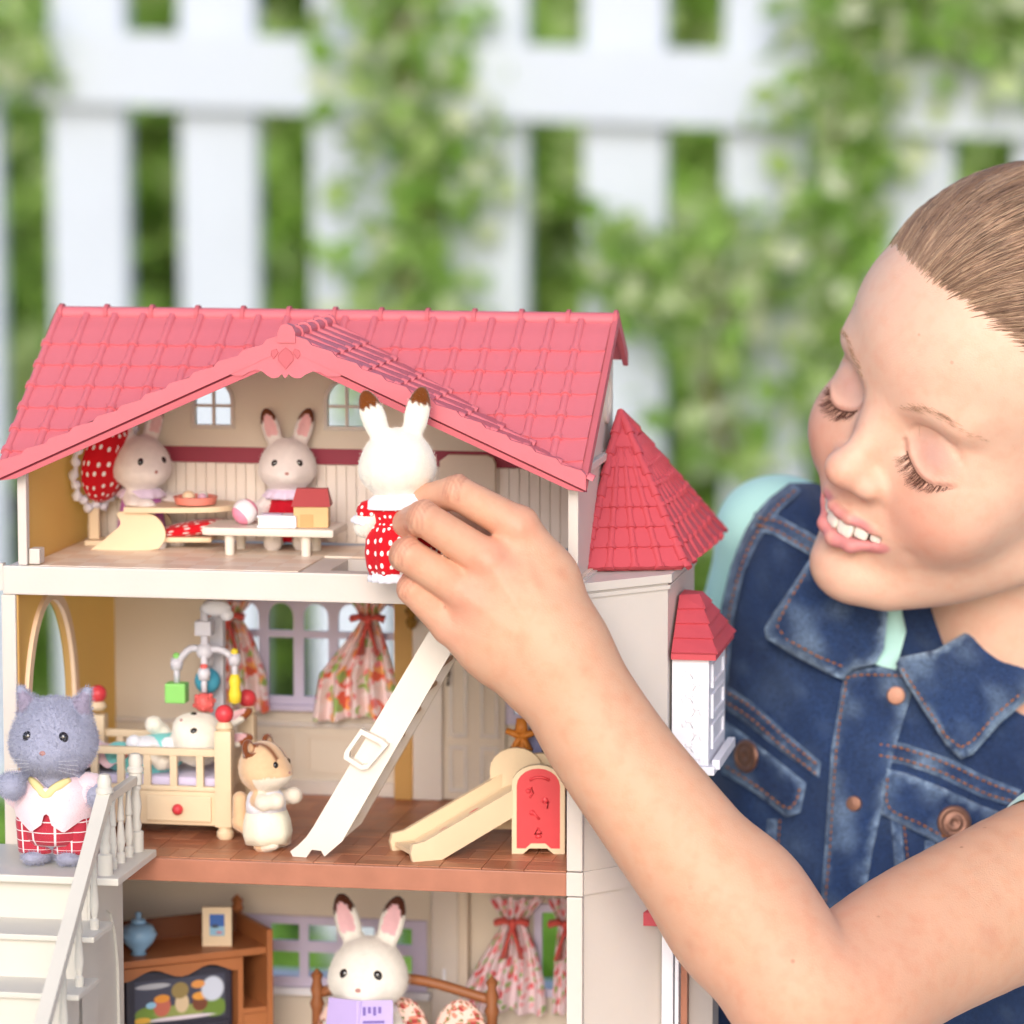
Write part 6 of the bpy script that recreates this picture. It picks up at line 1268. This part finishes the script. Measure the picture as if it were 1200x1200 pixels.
    rel.tube([(-4, -.6, 34), (-1, -.6, 35.4), (2, -.6, 35.2), (5, -.6, 34)], .7, 6).tube([(-5, -.6, 29.5), (-3, -.6, 30.5), (-2.4, -.6, 28), (-4, -.6, 26)], .6, 6).ball((-4.5, -.6, 29), (1.3, .5, 1.3), 8).tube([(2, -.6, 24.5), (4.6, -.6, 24), (4, -.6, 21)], .6, 6).ball((3, -.6, 24.6), (1.6, .5, 1.6), 8).tube([(-3, -.6, 20), (-1, -.6, 17.6), (.5, -.6, 16)], .6, 6).ball((-2.8, -.6, 19), (1.4, .5, 1.4), 8).tube([(0, -.6, 12), (1.6, -.6, 9.4), (-1.6, -.6, 9.2), (0, -.6, 12)], .6, 6).ball((0, -.6, 8), (1.6, .5, 1), 8); rel.build('raised_marks', redp, rp, True)
    back = [(-12, 6), (12, 6), (12, 34)] + [(12 * math.cos(x), 34 + 10 * math.sin(x)) for x in [math.pi * k / 10 for k in range(0, 11)]] + [(-12, 34)]
    MB().plate(pan, [], 28, 31).build('side_panel', wood, t); MB().plate([(p[0] - 11, p[1]) for p in back], [], 25.4, 27.8).build('guard', wood, t)
    MB().box(-11, 11, 3.2, 27.8, 24, 26, ch=.4).build('platform', wood, t)
    L_ = [(-12, 25), (-58, 1.5), (-64, 1.5), (-64, 8), (-59, 10), (-12, 36)]
    RT = Matrix.Translation((-11, 14, 0)) @ Matrix.Rotation(R(24), 4, 'Z') @ Matrix.Translation((11, -14, 0))
    def turned(mb): mb.v = [tuple(RT @ Vector(p)) for p in mb.v]; return mb
    for y in (-.4, 26): turned(MB().plate([(p[0], p[1]) for p in [(-11, 20), (-52, 0), (-66, 0), (-67, 4), (-66, 8), (-60, 9), (-11, 32.5)]], [], y + 1, y + 3.4)).build('slide_rail', wood, t)
    turned(MB().plate([(-8, 25.4), (-56, 2.2), (-65, 2.2), (-65, 4), (-56, 4.2), (-8, 27.4)], [], 4.1, 26.6)).build('chute', wood, t)
    for k in range(4):
        x = -22 - k * 7.5; z = 26.5 - (-11 - x) * .496; T = Matrix.Translation((x, 9 + (k % 2) * 9, z + .1)) @ Matrix.Rotation(R(-26), 4, 'Y'); turned(MB().ball((0, 0, 0), (3, 1.3, .5), 10, T=T)).build('red_mark', redp, t, True)
    # ---- staircase in front of the house
    white = mat('white_stair_plastic', srgb(212, 207, 197), .42, .4, .03, 30, .06, 300); t = hthing('toy_staircase', 'white toy staircase with balusters rising to the landing', 'staircase', 0, 0, 0); U1, U0 = -189, -262
    MB().box(U0, U1 + 2, -66, -2.6, 7.6, 11, ch=.7).build('landing', white, t); prev = -64
    yy = [(-64, 7.5), (-92, -13), (-120, -34), (-148, -55), (-176, -76), (-204, -97), (-232, -118)]
    MB().box(U0, U1 - 14, -60, -4, -121.8, 7.5).build('step_block', white, t)
    for k in range(1, 7):
        v0 = -64 - (k - 1) * 24; v1 = v0 - 27; zt_ = 7.5 - 19.5 * k
        if zt_ < -118: break
        MB().box(U0, U1 - 2, v1, v0 + 4, zt_, zt_ + 2.6, ch=.6).build('tread', white, t); MB().box(U0, U1 - 10, v1 + 3, v0 + 5, -121.8, zt_ - .1).build('step_block', white, t)
    def post(u_, v_, z0, h, nm='newel'):
        pr = [(3.4, 0), (3.4, 9), (2.2, 9.6), (2.6, 12), (1.9, 15), (2.7, h * .55), (1.8, h - 12), (2.6, h - 10), (2.2, h - 9), (3.1, h - 8.4), (3.1, h - 3), (3.9, h - 2.6), (3.9, h - 1), (3.0, h), (3.2, h + 3), (2.2, h + 5.5), (.01, h + 6)] if nm == 'newel' else [(1.9, 0), (2.1, 4), (1.2, 5), (2.1, h * .3), (1.2, h * .6), (1.7, h * .62), (1.1, h * .9), (1.6, h)]
        MB().lathe(pr, 16, c=(u_, v_, z0)).build(nm, white, t, 40)
    ur = U1 - 6
    post(ur, -58, 11, 39); post(ur, -8, 11, 39)
    MB().box(ur - 1.8, ur + 1.8, -55, -11, 42, 46, ch=.7).build('handrail', white, t)
    for k in range(3): post(ur, -46 + k * 13, 11, 31.2, 'baluster')
    s0 = np.array([-58, 49]); sl_ = np.array([-24, -19.5]); e0 = s0 + sl_ * 6
    MB().add([(ur + dx, p[0], p[1] + dz) for p in (s0, e0) for dx in (-3, 3) for dz in (-6, 0)], [(0, 1, 3, 2), (4, 6, 7, 5), (0, 4, 5, 1), (2, 3, 7, 6), (0, 2, 6, 4), (1, 5, 7, 3)]).build('handrail', white, t)
    for k in range(1, 6):
        v_ = -64 - (k - .5) * 24; post(ur, v_, 7.5 - 19.5 * k + 2.6, 49 + (v_ + 58) * 19.5 / 24 - 6 - (7.5 - 19.5 * k + 2.6) - .5, 'baluster')
    MB().plate([(-60, 7), (-8, 7), (-8, -121), (-60, -121)], [[(-34 + 20 * math.cos(x), -60 + 50 * math.sin(x)) for x in [math.pi * k / 8 for k in range(1, 8)]] + [(-54, -118), (-14, -118)]], U1 - 13.9, U1 - 12.6, 'vw').build('side_panel', white, t)
    # ---- lower room: cabinet, television, jar, picture, settee
    br = mat('brown_cabinet', srgb(172, 108, 66), .45, .4, .12, 30, .12, 200); dk = mat('dark_cabinet', srgb(112, 66, 42), .5, .35, .1, 30)
    u0, w0 = hp(150, 1125, 62); u1, w1 = hp(320, 1105, 62); ux = u1 - u0; u1, w1 = hp(320, 1108, 104); ux = 86; t = hthing('television_cabinet', 'brown wooden toy television cabinet in the lower room', 'cabinet', u1, 104, -121.8, R(36)); Hc = w1 + 121.8
    ca, sa = math.cos(R(36)), math.sin(R(36)); cpos = lambda x, y: (u1 + x * ca - y * sa, 104 + x * sa + y * ca)
    MB().box(-ux, -ux + 3, 0, 40, 0, Hc, ch=.5).build('side', br, t); MB().box(-3, 0, 0, 40, 0, Hc + 8, ch=.5).build('side', br, t)
    MB().box(-ux + 3.1, -3.1, 1, 40, Hc - 4, Hc - .4, ch=.5).build('shelf', br, t); MB().box(-ux + 3.1, -3.1, 38, 40.5, 0, Hc + 10, ch=.5).build('back', dk, t); MB().box(-ux + 3.1, -3.1, 1, 40, 22, 26, ch=.5).build('shelf', br, t)
    MB().box(-18, -15.4, .5, 38, 26.1, Hc - 4.1).build('divider', br, t); MB().box(-15.2, -3.2, 1, 38, Hc - 32, Hc - 29.6).build('shelf', br, t); MB().box(-ux + 8, -ux + 10, .5, 38, 26.1, Hc - 4.1).build('divider', br, t)
    MB().box(-15.2, -3.2, .4, 1.8, 26.1, Hc - 32.2).build('door', br, t)
    sc1 = [(-ux + 10, Hc - 4)] + [(-ux + 10 + (ux - 28) * k / 16, Hc - 8 - 2.2 * math.cos(k / 16 * 4 * math.pi)) for k in range(17)] + [(-18, Hc - 4)]; MB().plate(sc1, [], -.2, 1).build('apron', br, t)
    cb = MB().lathe([(.1, 0), (2, 1), (3.2, 3), (2.2, 5), (3.0, 7), (.1, 10)], 12, c=(-3, 38, Hc + 8)).build('finial', br, t, 40)
    tv = hthing('television', 'toy television showing a colourful picture in the cabinet', 'television', *cpos(-19, 5), -95.6, R(36)); tw = ux - 32
    blk = mat('dark_plastic', srgb(52, 50, 64), .35, .5, .05, 40); MB().box(-tw, 0, 0, 22, 0, Hc - 34, ch=1.5).build('case', blk, tv)
    M_ = mat('screen_print', srgb(70, 72, 90), .3, .5, .02); nn = M_.node_tree.nodes; LL = M_.node_tree.links; bs = nn['Principled BSDF']; uv = nn.new('ShaderNodeUVMap'); pv = bs.inputs['Base Color'].links[0].from_socket; sx = nn.new('ShaderNodeSeparateXYZ'); LL.new(uv.outputs[0], sx.inputs[0])
    for (x, y, rx, ry, c) in ((.15, .2, .16, .2, srgb(120, 150, 60)), (.5, .2, .3, .18, srgb(150, 160, 90)), (.88, .22, .14, .24, srgb(110, 140, 60)), (.3, .38, .1, .26, srgb(200, 110, 90)), (.3, .55, .09, .1, srgb(226, 150, 60)), (.52, .4, .08, .24, srgb(220, 196, 160)), (.5, .7, .1, .2, srgb(150, 130, 80)), (.72, .36, .09, .2, srgb(120, 70, 50)), (.72, .52, .09, .1, srgb(228, 160, 70)), (.86, .66, .13, .3, srgb(206, 214, 232)), (.7, .8, .08, .1, srgb(222, 150, 80)), (.2, .86, .2, .07, srgb(180, 182, 190)), (.5, .06, .4, .05, srgb(226, 214, 224)), (.08, .08, .1, .08, srgb(230, 180, 70)), (.18, .42, .06, .08, srgb(150, 200, 230))):
        cmb = nn.new('ShaderNodeVectorMath'); cmb.operation = 'SUBTRACT'; cmb.inputs[1].default_value = (x, y, 0); LL.new(uv.outputs[0], cmb.inputs[0]); dv = nn.new('ShaderNodeVectorMath'); dv.operation = 'DIVIDE'; dv.inputs[1].default_value = (rx, ry, 1); LL.new(cmb.outputs[0], dv.inputs[0]); ln = nn.new('ShaderNodeVectorMath'); ln.operation = 'LENGTH'; LL.new(dv.outputs[0], ln.inputs[0])
        mp = nn.new('ShaderNodeMapRange'); mp.inputs[1].default_value = 1.05; mp.inputs[2].default_value = .85; LL.new(ln.outputs['Value'], mp.inputs[0]); mx = nn.new('ShaderNodeMixRGB'); LL.new(mp.outputs[0], mx.inputs[0]); LL.new(pv, mx.inputs[1]); mx.inputs[2].default_value = (*c, 1); pv = mx.outputs[0]
    LL.new(pv, bs.inputs['Base Color']); MB().grid(lambda s, q: (-tw + 4 + (tw - 8) * s, -.3, 6 + (Hc - 44) * q), 2, 2).build('screen', M_, tv)
    MB().box(-tw + 2, -2, -1.2, 0, 1, 4, ch=.4).build('base_bar', blk, tv)
    u_, w_ = hp(172, 1104, 68); j = hthing('blue_jar', 'round pale blue toy jar on the cabinet shelf', 'jar', *cpos(-64, 12), Hc - 121.8 - .4); MB().lathe([(.1, 0), (4, .3), (3, 2), (7, 6), (9, 10), (7, 14), (3.4, 15.5)], 24).build('pot', mat('blue_glaze', srgb(140, 180, 214), .3, .5), j, True); MB().lathe([(4, 15.6), (3, 17.4), (1.2, 18), (1.8, 20), (.1, 21)], 16).build('lid', mat('blue_glaze', srgb(140, 180, 214)), j, True)
    u_, w_ = hp(270, 1085, 78); p = hthing('picture_frame', 'cream picture frame with a blue seascape on the cabinet', 'picture frame', *cpos(-24, 12), Hc - 121.8 - .4, R(10)); MB().plate(rect(-7, 7, 0, 19), [rect(-3.6, 3.6, 5, 15.6)], 0, 1.8).build('frame', mat('cream_frame', srgb(236, 214, 182), .5, .35), p); MB().box(-3.6, 3.6, 1, 1.6, 5, 9.5).build('beach_print', mat('pale_blue_print', srgb(150, 196, 226), .5, .3), p); MB().box(-3.6, 3.6, 1, 1.6, 9.5, 15.6).build('sky_print', mat('blue_print', srgb(66, 110, 190), .5, .3), p); MB().ball((-1, .9, 9.6), (2, .3, .9), 8).build('boat_print', mat('dark_print', srgb(70, 80, 100), .5, .3), p); MB().ball((1, .9, 6.5), (1.6, .3, .6), 8).build('shell_print', mat('rose_print', srgb(220, 130, 140), .5, .3), p)
    t = hthing('settee', 'brown wooden toy settee with floral cushions behind the reading rabbit', 'settee', -105, 88, -121.8); sw = mat('walnut_plastic', srgb(150, 94, 58), .45, .4, .12, 40); cz = floral_mat('rose_floral_cotton', srgb(240, 208, 196), [(srgb(176, 70, 70), 1, .3), (srgb(214, 140, 120), 1.5, .26), (srgb(120, 130, 80), 1.9, .2)], 8)
    xl, xr = hp(366, 1160, 80)[0] + 105, hp(572, 1160, 80)[0] + 105; zt = hp(366, 1160, 80)[1] + 121.8
    for x in (xl, xr): MB().lathe([(2.6, 0), (2.6, zt - 12), (3.6, zt - 9), (2.4, zt - 6), (3.2, zt - 2), (2, zt + 2), (3, zt + 5), (.1, zt + 8)], 14, c=(x, 2, 0)).build('post', sw, t, 40); MB().tube([(x, 2, zt - 20), (x, -14, zt - 24), (x, -22, zt - 26)], 2.2, 8).build('arm_rest', sw, t, True)
    rl = smooth_path([(xl, 3, zt - 4), (xl * .5 + xr * .5, 5, zt + 4), (xr, 3, zt - 4)], 8); MB().tube(rl, 2.6, 8).build('top_rail', sw, t, True)
    MB().box(xl, xr, -24, 6, 24, 30, ch=1).build('seat', sw, t)
    for k in range(3): x = xl + (xr - xl) * (k + .5) / 3; MB().ball((x, -2, zt - 22), ((xr - xl) / 6.4, 6, 19), 22).build('cushion', cz, t, True)
    # ---- curtains
    cf = floral_mat('rose_floral_curtain', srgb(244, 218, 218), [(srgb(232, 110, 84), .8, .27), (srgb(244, 176, 110), 1.1, .24), (srgb(160, 190, 110), 1.3, .22), (srgb(232, 140, 146), 1.6, .2), (srgb(246, 228, 230), 1.9, .24)], 4.2)
    cp = floral_mat('pink_floral_curtain', srgb(242, 220, 226), [(srgb(226, 100, 106), 1.2, .22), (srgb(160, 190, 120), 1.5, .2), (srgb(238, 160, 170), 1.9, .2)], 5); bow = mat('coral_ribbon', srgb(214, 92, 84), .8, .2, .1, 40, .3, 500, sheen=.2)
    def curtain(label, edges, v_, tie, material):
        # edges: (y, left x, right x) in photo pixels on the plane v_
        px = np.array(edges, float); ly = hp(edges[0][1], edges[0][0], v_); o_ = hthing('curtain', label, 'curtain', ly[0], v_, ly[1], group='floral curtains')
        def fnc(s, q):
            y = px[0, 0] + (px[-1, 0] - px[0, 0]) * q; a_ = np.interp(y, px[:, 0], px[:, 1]); b_ = np.interp(y, px[:, 0], px[:, 2]); x = a_ + (b_ - a_) * s; u_, w_ = hp(x, y + (3 * math.sin(s * 9) if q > .97 else 0), v_); wid = (b_ - a_) / 2.5
            return (u_ - ly[0], -min(4.5, 1 + wid * .07) * math.sin(s * 2 * math.pi * 4.5) - 2.5 * math.sin(math.pi * s), w_ - ly[1])
        MB().grid(fnc, 72, 40).build('cloth', material, o_, True, fix=False)
        tx, ty = tie; u_, w_ = hp(tx, ty, v_ - 6); b2 = MB(); c_ = (u_ - ly[0], -7, w_ - ly[1])
        for q in (-1, 1): b2.tube([(c_[0], c_[1], c_[2]), (c_[0] + q * 4, c_[1] - .5, c_[2] + 1.6), (c_[0] + q * 8, c_[1], c_[2] + .4)], [1.4, 3.6, 4.2], 10, flat=.45); b2.tube([c_, (c_[0] + q * 2.5, c_[1] - 1, c_[2] - 9), (c_[0] + q * 4, c_[1], c_[2] - 17)], [2.4, 2.6, 3.2], 8, flat=.35)
        b2.ball(c_, (2.4, 2.6, 2.6), 10).build('bow', bow, o_, True)
    curtain('rose floral curtain on the left side of the middle window', [(704, 244, 296), (722, 256, 282), (745, 246, 296), (790, 238, 312), (832, 232, 316)], 148, (268, 724), cf)
    curtain('rose floral curtain tied beside the ladder', [(704, 410, 456), (724, 424, 442), (745, 410, 450), (790, 374, 462), (842, 366, 470)], 148, (432, 726), cf)
    curtain('pale pink floral curtain in the lower room beside the post', [(1052, 572, 640), (1080, 590, 614), (1110, 572, 628), (1150, 548, 638), (1186, 534, 640)], 148, (601, 1082), cp)
    curtain('narrow pink floral curtain half hidden by the right post', [(1052, 640, 690), (1082, 654, 676), (1120, 650, 690), (1186, 646, 700)], 148, (664, 1084), cp)
import time as _time
for fn in (build_garden, build_house, build_person, build_animals, build_furniture,):
    if ONLY is None or fn.__name__ in ONLY:
        _t = _time.time(); fn(); print(fn.__name__, round(_time.time() - _t, 1), flush=True)
